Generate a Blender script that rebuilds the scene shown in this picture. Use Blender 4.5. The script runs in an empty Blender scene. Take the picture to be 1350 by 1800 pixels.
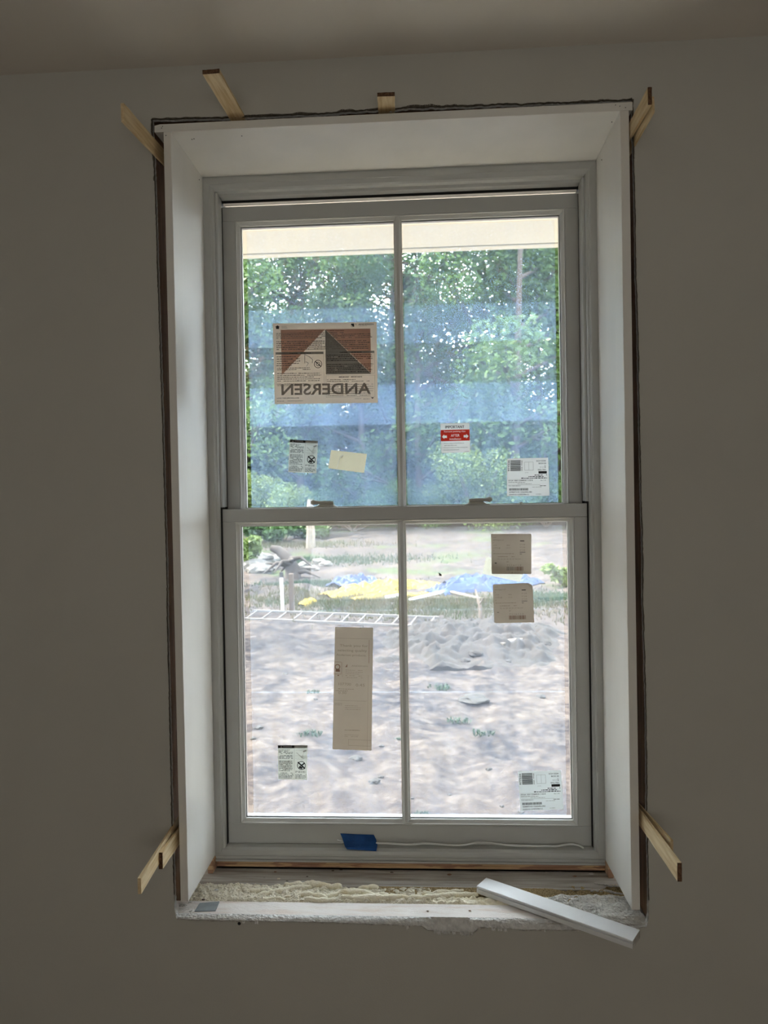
import bpy, bmesh, math, random
from mathutils import Vector, Matrix, noise
from mathutils.geometry import tessellate_polygon
S = bpy.context.scene
COL = S.collection
RND = random.Random(7)

# ------------------------------------------------------------------ camera
F_PX = 1253.9
YAW, PITCH, ROLL = -0.05499, -0.009885, -0.016781
CAM = Vector((0.05615, -1.64476, 0.93068))
def cam_axes():
    cy, sy, cp, sp = math.cos(YAW), math.sin(YAW), math.cos(PITCH), math.sin(PITCH)
    fw = Vector((sy*cp, cy*cp, sp)); rt = Vector((cy, -sy, 0)); up = rt.cross(fw)
    cr, sr = math.cos(ROLL), math.sin(ROLL)
    return cr*rt + sr*up, -sr*rt + cr*up, fw
RT, UP, FW = cam_axes()
def at(px, py, axis, val):
    """point where the sight line of a photo pixel meets the world plane axis = val"""
    d = FW + RT*((px-675)/F_PX) - UP*((py-900)/F_PX)
    return CAM + d*((val-CAM[axis])/d[axis])
cd = bpy.data.cameras.new('camera'); cam = bpy.data.objects.new('camera', cd); COL.objects.link(cam)
cam.matrix_world = Matrix.Translation(CAM) @ Matrix((RT, UP, -FW)).transposed().to_4x4()
cd.lens = F_PX/1800*36; cd.sensor_width = 36; cd.sensor_fit = 'AUTO'
cd.clip_start = 0.05; cd.clip_end = 400
cd.dof.use_dof = True; cd.dof.focus_distance = 1.85; cd.dof.aperture_fstop = 7.0
S.camera = cam

# ------------------------------------------------------------------ sky, sun, room light, exposure
wd = bpy.data.worlds.new('sky'); S.world = wd; wd.use_nodes = True
bg = wd.node_tree.nodes['Background']
bg.inputs[0].default_value = (0.86, 0.93, 1.0, 1); bg.inputs[1].default_value = 15.0
sl = bpy.data.lights.new('sun', 'SUN'); sun = bpy.data.objects.new('sun', sl); COL.objects.link(sun)
sl.energy = 34; sl.color = (1.0, 0.90, 0.76); sl.angle = math.radians(1.0)
sun.rotation_euler = Vector((-0.75, 0.22, 0.85)).to_track_quat('Z', 'Y').to_euler()
al = bpy.data.lights.new('rear_fill_light', 'AREA'); ao = bpy.data.objects.new('rear_fill_light', al); COL.objects.link(ao)  # added fill lamp for the room; the rear wall behind it has no window
al.shape = 'RECTANGLE'; al.size = 2.2; al.size_y = 1.3; al.energy = 20.5; al.color = (1.0, 0.965, 0.90)
ao.location = (0.2, -3.93, 0.75); ao.rotation_euler = (math.radians(114), 0, 0)
vs = S.view_settings
vs.view_transform = 'Standard'; vs.look = 'None'; vs.gamma = 1; vs.exposure = 0.0
vs.use_curve_mapping = False

# ------------------------------------------------------------------ materials
def nm(name):
    m = bpy.data.materials.new(name); m.use_nodes = True
    nt = m.node_tree; return m, nt, nt.nodes, nt.links, nt.nodes['Principled BSDF']
def mat(name, col, rough=0.6, var=0.0, scale=20, bump=0.0, bscale=60, col2=None, stretch=(1,1,1), spec=0.4, metal=0.0, ramp=(0.35,0.65), detail=4):
    m, nt, N, L, P = nm(name)
    P.inputs['Roughness'].default_value = rough; P.inputs['Metallic'].default_value = metal
    P.inputs['Specular IOR Level'].default_value = spec
    P.inputs['Base Color'].default_value = (*col, 1)
    tc = N.new('ShaderNodeTexCoord'); mp = N.new('ShaderNodeMapping'); mp.inputs['Scale'].default_value = stretch
    L.new(tc.outputs['Object'], mp.inputs[0])
    if var or col2:
        nz = N.new('ShaderNodeTexNoise'); nz.inputs['Scale'].default_value = scale; nz.inputs['Detail'].default_value = detail
        L.new(mp.outputs[0], nz.inputs['Vector'])
        cr = N.new('ShaderNodeValToRGB'); cr.color_ramp.elements[0].position, cr.color_ramp.elements[1].position = ramp
        a = col; b = col2 or tuple(c*(1-var) for c in col)
        cr.color_ramp.elements[0].color = (*b, 1); cr.color_ramp.elements[1].color = (*a, 1)
        L.new(nz.outputs['Fac'], cr.inputs[0]); L.new(cr.outputs[0], P.inputs['Base Color'])
    if bump:
        nb = N.new('ShaderNodeTexNoise'); nb.inputs['Scale'].default_value = bscale; nb.inputs['Detail'].default_value = 5
        L.new(mp.outputs[0], nb.inputs['Vector'])
        bp = N.new('ShaderNodeBump'); bp.inputs['Strength'].default_value = bump; bp.inputs['Distance'].default_value = 0.01
        L.new(nb.outputs['Fac'], bp.inputs['Height']); L.new(bp.outputs[0], P.inputs['Normal'])
    return m
def clear_mat(name, tint, refl):
    m, nt, N, L, P = nm(name); N.remove(P); out = N['Material Output']
    t = N.new('ShaderNodeBsdfTransparent'); t.inputs[0].default_value = (*tint, 1)
    g = N.new('ShaderNodeBsdfGlossy'); g.inputs['Roughness'].default_value = 0.02
    fr = N.new('ShaderNodeFresnel'); fr.inputs[0].default_value = 1.45
    mu = N.new('ShaderNodeMath'); mu.operation = 'MULTIPLY'; mu.inputs[1].default_value = refl
    mx = N.new('ShaderNodeMixShader'); L.new(fr.outputs[0], mu.inputs[0]); L.new(mu.outputs[0], mx.inputs[0])
    L.new(t.outputs[0], mx.inputs[1]); L.new(g.outputs[0], mx.inputs[2]); L.new(mx.outputs[0], out.inputs[0])
    return m
def film_mat(name, haze, fac0, fac1):
    """milky protective film: mostly see-through, part of the light scattered, streaky"""
    m, nt, N, L, P = nm(name); N.remove(P); out = N['Material Output']
    t = N.new('ShaderNodeBsdfTransparent'); t.inputs[0].default_value = (0.93, 0.96, 0.98, 1)
    tr = N.new('ShaderNodeBsdfTranslucent'); tr.inputs[0].default_value = (*haze, 1)
    tc = N.new('ShaderNodeTexCoord'); mp = N.new('ShaderNodeMapping'); mp.inputs['Scale'].default_value = (9, 1, 2.2)
    nz = N.new('ShaderNodeTexNoise'); nz.inputs['Scale'].default_value = 3.0; nz.inputs['Detail'].default_value = 7; nz.inputs['Roughness'].default_value = 0.65
    mr = N.new('ShaderNodeMapRange'); mr.inputs[1].default_value = 0.3; mr.inputs[2].default_value = 0.75
    mr.inputs[3].default_value = fac0; mr.inputs[4].default_value = fac1
    L.new(tc.outputs['Object'], mp.inputs[0]); L.new(mp.outputs[0], nz.inputs['Vector']); L.new(nz.outputs['Fac'], mr.inputs[0])
    mx = N.new('ShaderNodeMixShader'); L.new(mr.outputs[0], mx.inputs[0])
    L.new(t.outputs[0], mx.inputs[1]); L.new(tr.outputs[0], mx.inputs[2]); L.new(mx.outputs[0], out.inputs[0])
    return m
def thin_mat(name, col, trans, clear=0.0, var=0.0, scale=8, tcol=None, col2=None):
    """paper, tape, leaf, tarp: diffuse front, some light through, optionally a little see-through"""
    m, nt, N, L, P = nm(name); out = N['Material Output']
    P.inputs['Roughness'].default_value = 0.6; P.inputs['Specular IOR Level'].default_value = 0.25
    P.inputs['Base Color'].default_value = (*col, 1)
    tr = N.new('ShaderNodeBsdfTranslucent'); tr.inputs[0].default_value = (*(tcol or col), 1)
    if var or col2:
        tc = N.new('ShaderNodeTexCoord'); nz = N.new('ShaderNodeTexNoise'); nz.inputs['Scale'].default_value = scale; nz.inputs['Detail'].default_value = 4
        L.new(tc.outputs['Object'], nz.inputs['Vector'])
        cr = N.new('ShaderNodeValToRGB'); cr.color_ramp.elements[0].position = 0.35; cr.color_ramp.elements[1].position = 0.65
        b = col2 or tuple(c*(1-var) for c in col)
        cr.color_ramp.elements[0].color = (*b, 1); cr.color_ramp.elements[1].color = (*col, 1)
        L.new(nz.outputs['Fac'], cr.inputs[0]); L.new(cr.outputs[0], P.inputs['Base Color']); L.new(cr.outputs[0], tr.inputs[0])
    mx = N.new('ShaderNodeMixShader'); mx.inputs[0].default_value = trans
    L.new(P.outputs[0], mx.inputs[1]); L.new(tr.outputs[0], mx.inputs[2])
    last = mx
    if clear:
        t = N.new('ShaderNodeBsdfTransparent'); m2 = N.new('ShaderNodeMixShader'); m2.inputs[0].default_value = clear
        L.new(mx.outputs[0], m2.inputs[1]); L.new(t.outputs[0], m2.inputs[2]); last = m2
    L.new(last.outputs[0], out.inputs[0])
    return m
M = {}
M['wall'] = mat('primed_drywall', (0.575, 0.565, 0.515), 0.75, var=0.05, scale=1.6, bump=0.05, bscale=300)
M['ceiling'] = mat('ceiling_paint', (0.80, 0.755, 0.69), 0.8, var=0.06, scale=1.3)
M['floor'] = mat('subfloor', (0.52, 0.42, 0.32), 0.8, var=0.3, scale=6)
M['gypsum'] = mat('gypsum_core', (0.90, 0.89, 0.87), 0.9, var=0.22, scale=90, bump=0.8, bscale=140)
M['tornpaper'] = mat('torn_paper', (0.74, 0.71, 0.66), 0.9, var=0.45, scale=120, bump=0.5, bscale=160)
M['tornback'] = mat('torn_brown_paper', (0.15, 0.13, 0.10), 0.9, var=0.5, scale=120, bump=0.5, bscale=200)
M['primer'] = mat('primed_white_board', (0.88, 0.86, 0.81), 0.45, var=0.05, scale=9, stretch=(1,1,0.25), bump=0.03, bscale=120)
M['boardedge'] = mat('white_trim', (0.86, 0.87, 0.88), 0.4, var=0.04, scale=14)
M['vinyl'] = mat('window_white', (0.545, 0.55, 0.53), 0.38, var=0.03, scale=5)
M['bead'] = mat('glazing_bead_white', (0.64, 0.64, 0.615), 0.32)
M['gasket'] = mat('black_weatherstrip', (0.012, 0.012, 0.012), 0.6)
M['spacer'] = mat('spacer_metal', (0.55, 0.56, 0.57), 0.35, metal=0.8)
M['lock'] = mat('lock_white', (0.50, 0.49, 0.44), 0.4)
M['stud'] = mat('framing_lumber', (0.36, 0.21, 0.125), 0.8, var=0.45, scale=16, stretch=(6,6,0.6), bump=0.2, bscale=80)
M['pine'] = mat('frame_pine', (0.62, 0.42, 0.24), 0.6, col2=(0.42, 0.24, 0.15), scale=5, stretch=(1.2,8,8), ramp=(0.5, 0.52))
M['shim'] = mat('shim_pine', (0.80, 0.64, 0.40), 0.65, col2=(0.62, 0.44, 0.22), scale=7, stretch=(22,1.6,22), bump=0.12, bscale=120)
M['shimend'] = mat('shim_dark_end', (0.22, 0.115, 0.06), 0.9, var=0.6, scale=260, bump=0.6, bscale=300)
M['sillwood'] = mat('plastered_sill_board', (0.86, 0.81, 0.77), 0.85, col2=(0.74, 0.63, 0.55), scale=14, stretch=(0.6,4,4), bump=0.3, bscale=160, ramp=(0.3,0.5))
M['greywood'] = mat('dusty_grey_board', (0.56, 0.53, 0.47), 0.9, col2=(0.36, 0.31, 0.26), scale=18, stretch=(0.4,6,4), bump=0.4, bscale=200)
M['foam'] = mat('cream_foam', (0.96, 0.90, 0.72), 0.75, col2=(0.88, 0.78, 0.54), scale=30, bump=0.35, bscale=220, ramp=(0.25,0.5))
M['foamdust'] = mat('dusty_cut_foam', (0.95, 0.89, 0.74), 0.95, col2=(0.82, 0.74, 0.56), scale=120, bump=0.6, bscale=260, ramp=(0.3,0.55))
M['foamcut'] = mat('brown_cut_foam', (0.66, 0.50, 0.26), 0.95, col2=(0.34, 0.24, 0.11), scale=240, bump=1.0, bscale=420, ramp=(0.35,0.6))
M['mud'] = mat('dried_compound', (0.82, 0.79, 0.74), 0.95, var=0.30, scale=50, bump=0.9, bscale=150)
M['steel'] = mat('galvanised', (0.33, 0.37, 0.39), 0.42, var=0.25, scale=30, metal=0.5)
M['screw'] = mat('dark_screw', (0.03, 0.03, 0.03), 0.5, metal=0.5)
M['tape'] = mat('blue_tape', (0.010, 0.095, 0.36), 0.6, var=0.25, scale=40, bump=0.3, bscale=60)
M['wire'] = mat('wire_white', (0.78, 0.78, 0.76), 0.45)
M['dark'] = mat('debris_dark', (0.10, 0.075, 0.055), 0.9)
M['light_slit'] = thin_mat('pale_light_slit', (0.85, 0.80, 0.74), 0.7)  # translucent stand-in for the bright slit over the upper sash
M['glass'] = clear_mat('window_glass', (0.985, 0.985, 0.978), 0.6)
M['film_hi'] = film_mat('protective_film', (0.40, 0.60, 0.98), 0.070, 0.15)
M['film_lo'] = film_mat('protective_film_lower', (0.62, 0.76, 1.0), 0.025, 0.070)
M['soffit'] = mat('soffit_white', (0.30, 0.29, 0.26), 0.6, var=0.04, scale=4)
M['bounce_surface'] = mat('pale_bounce_surface', (0.62, 0.55, 0.45), 0.85, var=0.12, scale=3)  # pale warm tone for the unseen slab that throws light upward
M['siding'] = mat('siding', (0.6, 0.58, 0.54), 0.7, var=0.1, scale=4)
M['bark'] = mat('bark', (0.056, 0.043, 0.033), 0.9, var=0.5, scale=8, stretch=(4,4,0.6), bump=0.6, bscale=10)
M['barkpale'] = mat('pale_bark', (0.162, 0.140, 0.113), 0.9, var=0.4, scale=5, stretch=(4,4,0.6))
M['leafA'] = thin_mat('leaf_dark', (0.0400, 0.0863, 0.0263), 0.35, scale=0.5, col2=(0.0225, 0.0475, 0.0225), tcol=(0.0750, 0.1487, 0.0300))
M['leafB'] = thin_mat('leaf_mid', (0.0636, 0.1152, 0.0288), 0.35, scale=0.6, col2=(0.0348, 0.0636, 0.0204))
M['leafC'] = thin_mat('leaf_light', (0.1121, 0.1553, 0.0432), 0.4, scale=1.2, col2=(0.0567, 0.0945, 0.0257))
M['leafD'] = thin_mat('leaf_autumn', (0.1500, 0.0924, 0.0456), 0.35, scale=0.8, col2=(0.0576, 0.0696, 0.0264))
M['weed'] = thin_mat('weed_leaf', (0.0195, 0.0450, 0.0238), 0.3, scale=6, col2=(0.0085, 0.0238, 0.0136))
M['drygrass'] = thin_mat('dry_grass', (0.061, 0.052, 0.029), 0.3, scale=2, col2=(0.023, 0.035, 0.011))
M['rock'] = mat('rock', (0.0179, 0.0170, 0.0161), 0.85, var=0.4, scale=4, bump=0.5, bscale=12)
M['rockwhite'] = mat('pale_rock', (0.0679, 0.0651, 0.0602), 0.85, var=0.35, scale=5, bump=0.5, bscale=10)
M['clod'] = mat('shaded_clay_clods', (0.0145, 0.0113, 0.0101), 0.95, col2=(0.0069, 0.0063, 0.0063), scale=3.5, bump=0.8, bscale=9)  # the shade lying on the heap is put into this dark colour
M['log'] = mat('stump_wood', (0.0301, 0.0238, 0.0203), 0.9, var=0.4, scale=5, bump=0.6, bscale=9)
M['plank'] = mat('old_plank', (0.087, 0.076, 0.063), 0.8, var=0.25, scale=6, stretch=(0.4,4,4))
M['pvc'] = mat('white_pipe', (0.394, 0.394, 0.394), 0.4)
M['postbrown'] = mat('brown_post', (0.055, 0.041, 0.032), 0.85, var=0.3, scale=8)
M['ladder'] = mat('ladder_metal', (0.0728, 0.0668, 0.0630), 0.5, var=0.12, scale=5)
M['tarpyellow'] = thin_mat('yellow_tarp', (0.1984, 0.1386, 0.0139), 0.15, var=0.35, scale=2.4)
M['tarpblue'] = thin_mat('blue_tarp', (0.0108, 0.0330, 0.1020), 0.15, var=0.5, scale=2.4)
def ground_mat():
    m, nt, N, L, P = nm('dirt_yard'); P.inputs['Roughness'].default_value = 0.95; P.inputs['Specular IOR Level'].default_value = 0.1
    tc = N.new('ShaderNodeTexCoord')
    def noi(scale, det, dist=0.0, ro=0.6):
        n = N.new('ShaderNodeTexNoise'); n.inputs['Scale'].default_value = scale; n.inputs['Detail'].default_value = det
        n.inputs['Roughness'].default_value = ro; n.inputs['Distortion'].default_value = dist
        L.new(tc.outputs['Object'], n.inputs['Vector']); return n.outputs['Fac']
    def ramp(f, stops):
        r = N.new('ShaderNodeValToRGB'); e = r.color_ramp.elements
        while len(e) < len(stops): e.new(0.5)
        for i, (p, c) in enumerate(stops): e[i].position = p; e[i].color = (*c, 1)
        L.new(f, r.inputs[0]); return r.outputs[0]
    def mix(f, a, b):
        x = N.new('ShaderNodeMix'); x.data_type = 'RGBA'; L.new(f, x.inputs[0]); L.new(a, x.inputs[6]); L.new(b, x.inputs[7]); return x.outputs[2]
    base = ramp(noi(1.1, 9, 0.9, 0.68), [(0.40, (0.010, 0.011, 0.016)), (0.47, (0.026, 0.023, 0.025)), (0.53, (0.046, 0.038, 0.036)), (0.60, (0.060, 0.050, 0.044))])  # bluish dark patches put dappled shade into the mottled dirt colour
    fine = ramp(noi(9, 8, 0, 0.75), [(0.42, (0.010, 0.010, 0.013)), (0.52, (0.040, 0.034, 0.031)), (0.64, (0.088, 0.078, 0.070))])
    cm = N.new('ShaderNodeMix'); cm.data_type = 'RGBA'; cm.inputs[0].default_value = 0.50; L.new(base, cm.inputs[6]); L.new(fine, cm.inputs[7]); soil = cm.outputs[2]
    grass = ramp(noi(3, 6), [(0.35, (0.018, 0.036, 0.014)), (0.65, (0.045, 0.050, 0.026))])
    sep = N.new('ShaderNodeSeparateXYZ'); L.new(tc.outputs['Object'], sep.inputs[0])
    fy = N.new('ShaderNodeMapRange'); L.new(sep.outputs[1], fy.inputs[0]); fy.inputs[1].default_value = 10; fy.inputs[2].default_value = 19; fy.inputs[3].default_value = -0.2; fy.inputs[4].default_value = -0.06
    ad = N.new('ShaderNodeMath'); ad.operation = 'ADD'; L.new(noi(0.35, 6, 0.5), ad.inputs[0]); L.new(fy.outputs[0], ad.inputs[1])
    g = ramp(ad.outputs[0], [(0.49, (0, 0, 0)), (0.57, (0.85, 0.85, 0.85))])
    c = mix(g, soil, grass); L.new(c, P.inputs['Base Color'])
    b = N.new('ShaderNodeBump'); b.inputs['Strength'].default_value = 0.7; b.inputs['Distance'].default_value = 0.05
    L.new(noi(12, 8, 0, 0.7), b.inputs['Height']); L.new(b.outputs[0], P.inputs['Normal'])
    return m
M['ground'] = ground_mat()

# ------------------------------------------------------------------ helpers
def tag(o, label=None, cat=None, group=None, kind=None):
    if label: o['label'] = label
    if cat: o['category'] = cat
    if group: o['group'] = group
    if kind: o['kind'] = kind
    return o
ORD = ['first','second','third','fourth','fifth','sixth','seventh','eighth','ninth','tenth','eleventh','twelfth','thirteenth','fourteenth','fifteenth','sixteenth','seventeenth','eighteenth','nineteenth','twentieth','twenty-first','twenty-second','twenty-third','twenty-fourth','twenty-fifth','twenty-sixth']
def count_off(objs, text):
    """label look-alikes by their order from left to right as seen from the room"""
    key = lambda o: (o.location.x-CAM.x)/(o.location.y-CAM.y)
    for i, o in enumerate(sorted(objs, key=key)): o['label'] = text % ORD[min(i, len(ORD)-1)]
def empty(name, loc=(0,0,0)):
    o = bpy.data.objects.new(name, None); o.empty_display_size = 0.05; COL.objects.link(o); o.location = loc; return o
class MB:
    def __init__(s): s.v = []; s.f = []; s.m = []; s.sm = []
    def add(s, vs, fs, mi=0, smooth=False):
        b = len(s.v); s.v += [tuple(v) for v in vs]
        for f in fs: s.f.append(tuple(b+i for i in f)); s.m.append(mi); s.sm.append(smooth)
    def box(s, x0, x1, y0, y1, z0, z1, mi=0, bev=0.0):
        if bev <= 0:
            vs = [(x,y,z) for x in (x0,x1) for y in (y0,y1) for z in (z0,z1)]
            s.add(vs, [(0,1,3,2),(4,6,7,5),(0,4,5,1),(2,3,7,6),(0,2,6,4),(1,5,7,3)], mi); return
        bm = bmesh.new(); bmesh.ops.create_cube(bm, size=1)
        for v in bm.verts: v.co = Vector(((x0+x1)/2+v.co.x*(x1-x0), (y0+y1)/2+v.co.y*(y1-y0), (z0+z1)/2+v.co.z*(z1-z0)))
        bmesh.ops.bevel(bm, geom=bm.edges[:], offset=bev, segments=1, affect='EDGES')
        bm.verts.ensure_lookup_table()
        s.add([v.co[:] for v in bm.verts], [[v.index for v in f.verts] for f in bm.faces], mi); bm.free()
    def hexa(s, c, mi=0, mi_end=None):
        """c: 8 corners, 0-3 one end ring, 4-7 other end ring"""
        s.add(c, [(0,1,2,3)], mi); s.add(c, [(7,6,5,4)], mi if mi_end is None else mi_end)
        s.add(c, [(0,4,5,1),(1,5,6,2),(2,6,7,3),(3,7,4,0)], mi)
    def tube(s, pts, rad, n=8, mi=0, caps=True, smooth=True):
        pts = [Vector(p) for p in pts]; R = rad if isinstance(rad, (list,tuple)) else [rad]*len(pts)
        rings = []; prev = None
        for i, p in enumerate(pts):
            t = (pts[min(i+1,len(pts)-1)]-pts[max(i-1,0)]).normalized()
            a = Vector((0,0,1)) if abs(t.z) < 0.9 else Vector((1,0,0))
            if prev is None: u = t.cross(a).normalized()
            else: u = (prev - t*prev.dot(t)).normalized()
            prev = u; w = t.cross(u)
            rings.append([p+(u*math.cos(k*2*math.pi/n)+w*math.sin(k*2*math.pi/n))*R[i] for k in range(n)])
        vs = [v for r in rings for v in r]; fs = []
        for i in range(len(pts)-1):
            for k in range(n): fs.append((i*n+k, i*n+(k+1)%n, (i+1)*n+(k+1)%n, (i+1)*n+k))
        s.add(vs, fs, mi, smooth)
        if caps: s.add(rings[0], [tuple(range(n))[::-1]], mi); s.add(rings[-1], [tuple(range(n))], mi)
    def build(s, name, mats, parent=None, recalc=True):
        me = bpy.data.meshes.new(name); me.from_pydata(s.v, [], s.f)
        for m in (mats if isinstance(mats, (list,tuple)) else [mats]): me.materials.append(m)
        me.polygons.foreach_set('material_index', s.m); me.polygons.foreach_set('use_smooth', s.sm)
        if recalc:
            bm = bmesh.new(); bm.from_mesh(me); bmesh.ops.recalc_face_normals(bm, faces=bm.faces); bm.to_mesh(me); bm.free()
        o = bpy.data.objects.new(name, me); COL.objects.link(o)
        if parent:
            o.parent = parent; w = Vector((0,0,0)); q = parent
            while q: w += q.location; q = q.parent
            me.transform(Matrix.Translation(-w))
        return o
def copy_tree(o, parent=None):
    c = o.copy(); COL.objects.link(c)
    if parent: c.parent = parent
    for ch in [k for k in o.children]: copy_tree(ch, c)
    return c
def rebase(o):
    """move the object's origin to the base centre of its mesh"""
    me = o.data; xs = [v.co for v in me.vertices]
    b = Vector(((min(v.x for v in xs)+max(v.x for v in xs))/2, (min(v.y for v in xs)+max(v.y for v in xs))/2, min(v.z for v in xs)))
    me.transform(Matrix.Translation(-b)); o.location = o.location + b; return o

# ------------------------------------------------------------------ dimensions of the opening
D = 0.2322            # depth of the jamb boards
WX0, WX1 = -0.515, 0.515
HZ = 1.8080
FLOOR = -0.68; CEIL = 1.963
SILL = -0.035

# ------------------------------------------------------------------ room shell
def wall_opening():
    L_ = [(267,210),(269,250),(271,290),(274,380),(277,480),(281,600),(285,720),(289,860),(293,1000),(294,1090),(298,1250),(301,1400),(304,1500),(307,1600)]
    B_ = [(311,1613),(345,1616),(450,1618),(560,1620),(640,1623),(742,1627),(752,1634),(790,1637),(832,1638),(842,1629),(900,1632),(960,1634),(1030,1634),(1100,1633),(1136,1628)]
    R_ = [(1140,1610),(1140,1530),(1137,1440),(1137,1360),(1136,1260),(1133,1150),(1130,1050),(1130,960),(1127,870),(1125,780),(1123,680),(1122,600),(1118,480),(1116,350),(1113,250),(1111,182)]
    T_ = [(1111,175),(1000,180),(880,184),(700,190),(560,200),(400,206)]
    ctrl = L_+B_+R_+T_
    out = []; n = len(ctrl)
    for i in range(n):
        a = at(*ctrl[i], 1, 0.003); b = at(*ctrl[(i+1) % n], 1, 0.003)
        k = max(1, int((b-a).length/0.006))
        for j in range(k):
            p = a.lerp(b, j/k); q = Vector((p.x*140, p.z*140, 3.1)); q2 = Vector((p.x*35, p.z*35, 8.1))
            am = 0.0011
            if p.z > 1.7: am = 0.0020
            if p.z < 0: am = 0.0009
            p.x += am*noise.noise(q)+0.5*am*noise.noise(q2); p.z += am*noise.noise(q+Vector((9,9,9)))+am*noise.noise(q2+Vector((5,5,5)))
            out.append((p.x, p.z))
    return out
HOLE = wall_opening()
def slab_with_hole(name, x0, x1, z0, z1, hole, y0, y1, mats, edge_mi=1):
    outer = [(x0,z0),(x1,z0),(x1,z1),(x0,z1)]
    polys = [[Vector((a,b,0)) for a,b in outer], [Vector((a,b,0)) for a,b in hole]]
    tris = tessellate_polygon(polys); pts = outer+list(hole); n = len(pts)
    vs = [(a,y0,b) for a,b in pts]+[(a,y1,b) for a,b in pts]
    mb = MB(); mb.add(vs, [tuple(t) for t in tris], 0)
    base = mb
    me_f = [tuple(i+n for i in t) for t in tris]
    for f in me_f: mb.f.append(f); mb.m.append(0); mb.sm.append(False)
    for ring, mi in ((range(4), 0), (range(4, n), edge_mi)):
        r = list(ring)
        for i in range(len(r)):
            a, b = r[i], r[(i+1) % len(r)]
            mb.f.append((a, b, b+n, a+n)); mb.m.append(mi); mb.sm.append(False)
    return mb.build(name, mats)
wf = slab_with_hole('wall_front', -2.4, 2.4, FLOOR, CEIL, HOLE, 0.003, 0.016, [M['wall'], M['gypsum']])
tag(wf, 'grey primed drywall around the window opening with a rough cut edge', 'wall', kind='structure')
# torn paper and crumbly core around the cut
mbt = MB(); mbb = MB()
nH = len(HOLE)
for i in range(nH):
    (xa, za), (xb, zb) = HOLE[i], HOLE[(i+1) % nH]
    e = Vector((xb-xa, 0, zb-za)); ln = e.length
    if ln < 1e-5: continue
    nrm = Vector((e.z, 0, -e.x))/ln           # pointing to or away from the opening
    c = Vector(((xa+xb)/2, 0, (za+zb)/2)); ctr = Vector((0, 0, 0.9))
    if nrm.dot(c-ctr) > 0: nrm = -nrm          # now inward
    bottom = za < 0.02 and zb < 0.02
    if bottom:
        w = 0.0012+0.0045*max(0, noise.noise(Vector((xa*60, 1.3, 0)))+0.35)
        w2 = 0.0012+0.0045*max(0, noise.noise(Vector((xb*60, 1.3, 0)))+0.35)
        if 0.09 < xa < 0.18: w += 0.004; w2 += 0.004
        y1_, y2_ = 0.0018-0.003*abs(noise.noise(Vector((xa*90, 7, 0)))), 0.0018-0.003*abs(noise.noise(Vector((xb*90, 7, 0))))
        mbt.add([(xa,0.0045,za+0.001),(xb,0.0045,zb+0.001),(xb,y2_,zb-w2*0.4),(xa,y1_,za-w*0.4),(xa,0.0029,za-w),(xb,0.0029,zb-w2)],
                [(0,1,2,3),(3,2,5,4)])
    else:
        dp = 0.0026 if za > 1.7 else 0.0010
        rg = lambda x_, z_: 0.35+1.6*max(0, noise.noise(Vector((x_*22, z_*22, 4)))+0.25)+0.9*abs(noise.noise(Vector((x_*110, z_*110, 6)))); w = dp*rg(xa, za); w2 = dp*rg(xb, zb)
        a0 = Vector((xa, 0.0024, za)); b0 = Vector((xb, 0.0024, zb))
        mbb.add([a0-nrm*w, b0-nrm*w2, b0+nrm*0.0002-Vector((0,0.0006,0)), a0+nrm*0.0002-Vector((0,0.0006,0)), b0+nrm*0.0006+Vector((0,0.003,0)), a0+nrm*0.0006+Vector((0,0.003,0))], [(0,1,2,3),(3,2,4,5)])
# crumbled core and paper along the bottom cut
bot = [(x, z) for x, z in HOLE if z < 0.0 and -0.545 < x < 0.552]; bot.sort()
mbl = MB(); rows = 7; vs_ = []; cnt = 0; lastx = -9
for x, z in bot:
    if x-lastx < 0.0022: continue
    lastx = x; cnt += 1; chip = 1.0 if (0.062 < x < 0.150) else 0.0
    for j in range(rows):
        u = j/(rows-1); y = 0.0168-0.0158*u; zz = SILL+0.0006+(z+0.0006-SILL)*(u**(0.6 if chip else 2.4))
        zz += 0.0016*noise.noise(Vector((x*120, u*3, 2)))*(1 if 0 < j < rows else 0)+0.0012*noise.noise(Vector((x*320, u*6, 5)))
        if j == rows-1: y -= 0.0016*abs(noise.noise(Vector((x*160, 3, 3)))); zz -= 0.0022*max(0, noise.noise(Vector((x*110, 8, 3)))+0.2)
        vs_.append((x, y, zz))
mbl.add(vs_, [(i*rows+j, (i+1)*rows+j, (i+1)*rows+j+1, i*rows+j+1) for i in range(cnt-1) for j in range(rows-1)], 0, False)
o = mbl.build('gypsum_lip', M['gypsum'], wf); o['label'] = 'crumbled white gypsum and paper along the bottom cut'
mbl = MB(); rr = random.Random(4)
for i in range(26):
    x = rr.uniform(0.07, 0.155) if i < 15 else rr.uniform(-0.5, 0.33); zb = min(bot, key=lambda q: abs(q[0]-x))[1]
    w = rr.uniform(0.003, 0.010); h_ = rr.uniform(0.002, 0.006); pts = []
    for j in range(6):
        u = j/5; pts += [Vector((x+w*(u-0.5), -0.0005-0.004*math.sin(u*3.1)*rr.random(), zb+0.0015+0.001*rr.random())), Vector((x+w*(u-0.5)+rr.uniform(-0.001,0.001), -0.0030-0.003*rr.random(), zb-h_*(0.3+rr.random())))]
    mbl.add(pts, [(2*j, 2*j+2, 2*j+3, 2*j+1) for j in range(5)])
o = mbl.build('paper_curls', M['gypsum'], wf); o['kind'] = 'stuff'; o['label'] = 'curled scraps of torn white paper'
o = mbt.build('torn_paper_edge', M['tornpaper'], wf); o['label'] = 'ragged white torn paper edge'
o = mbb.build('cut_edge', M['tornback'], wf); o['label'] = 'rough grey-brown cut edge'
mb = MB(); mb.box(-2.4, 2.4, -4.0, 0.003, CEIL, CEIL+0.05)
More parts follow.
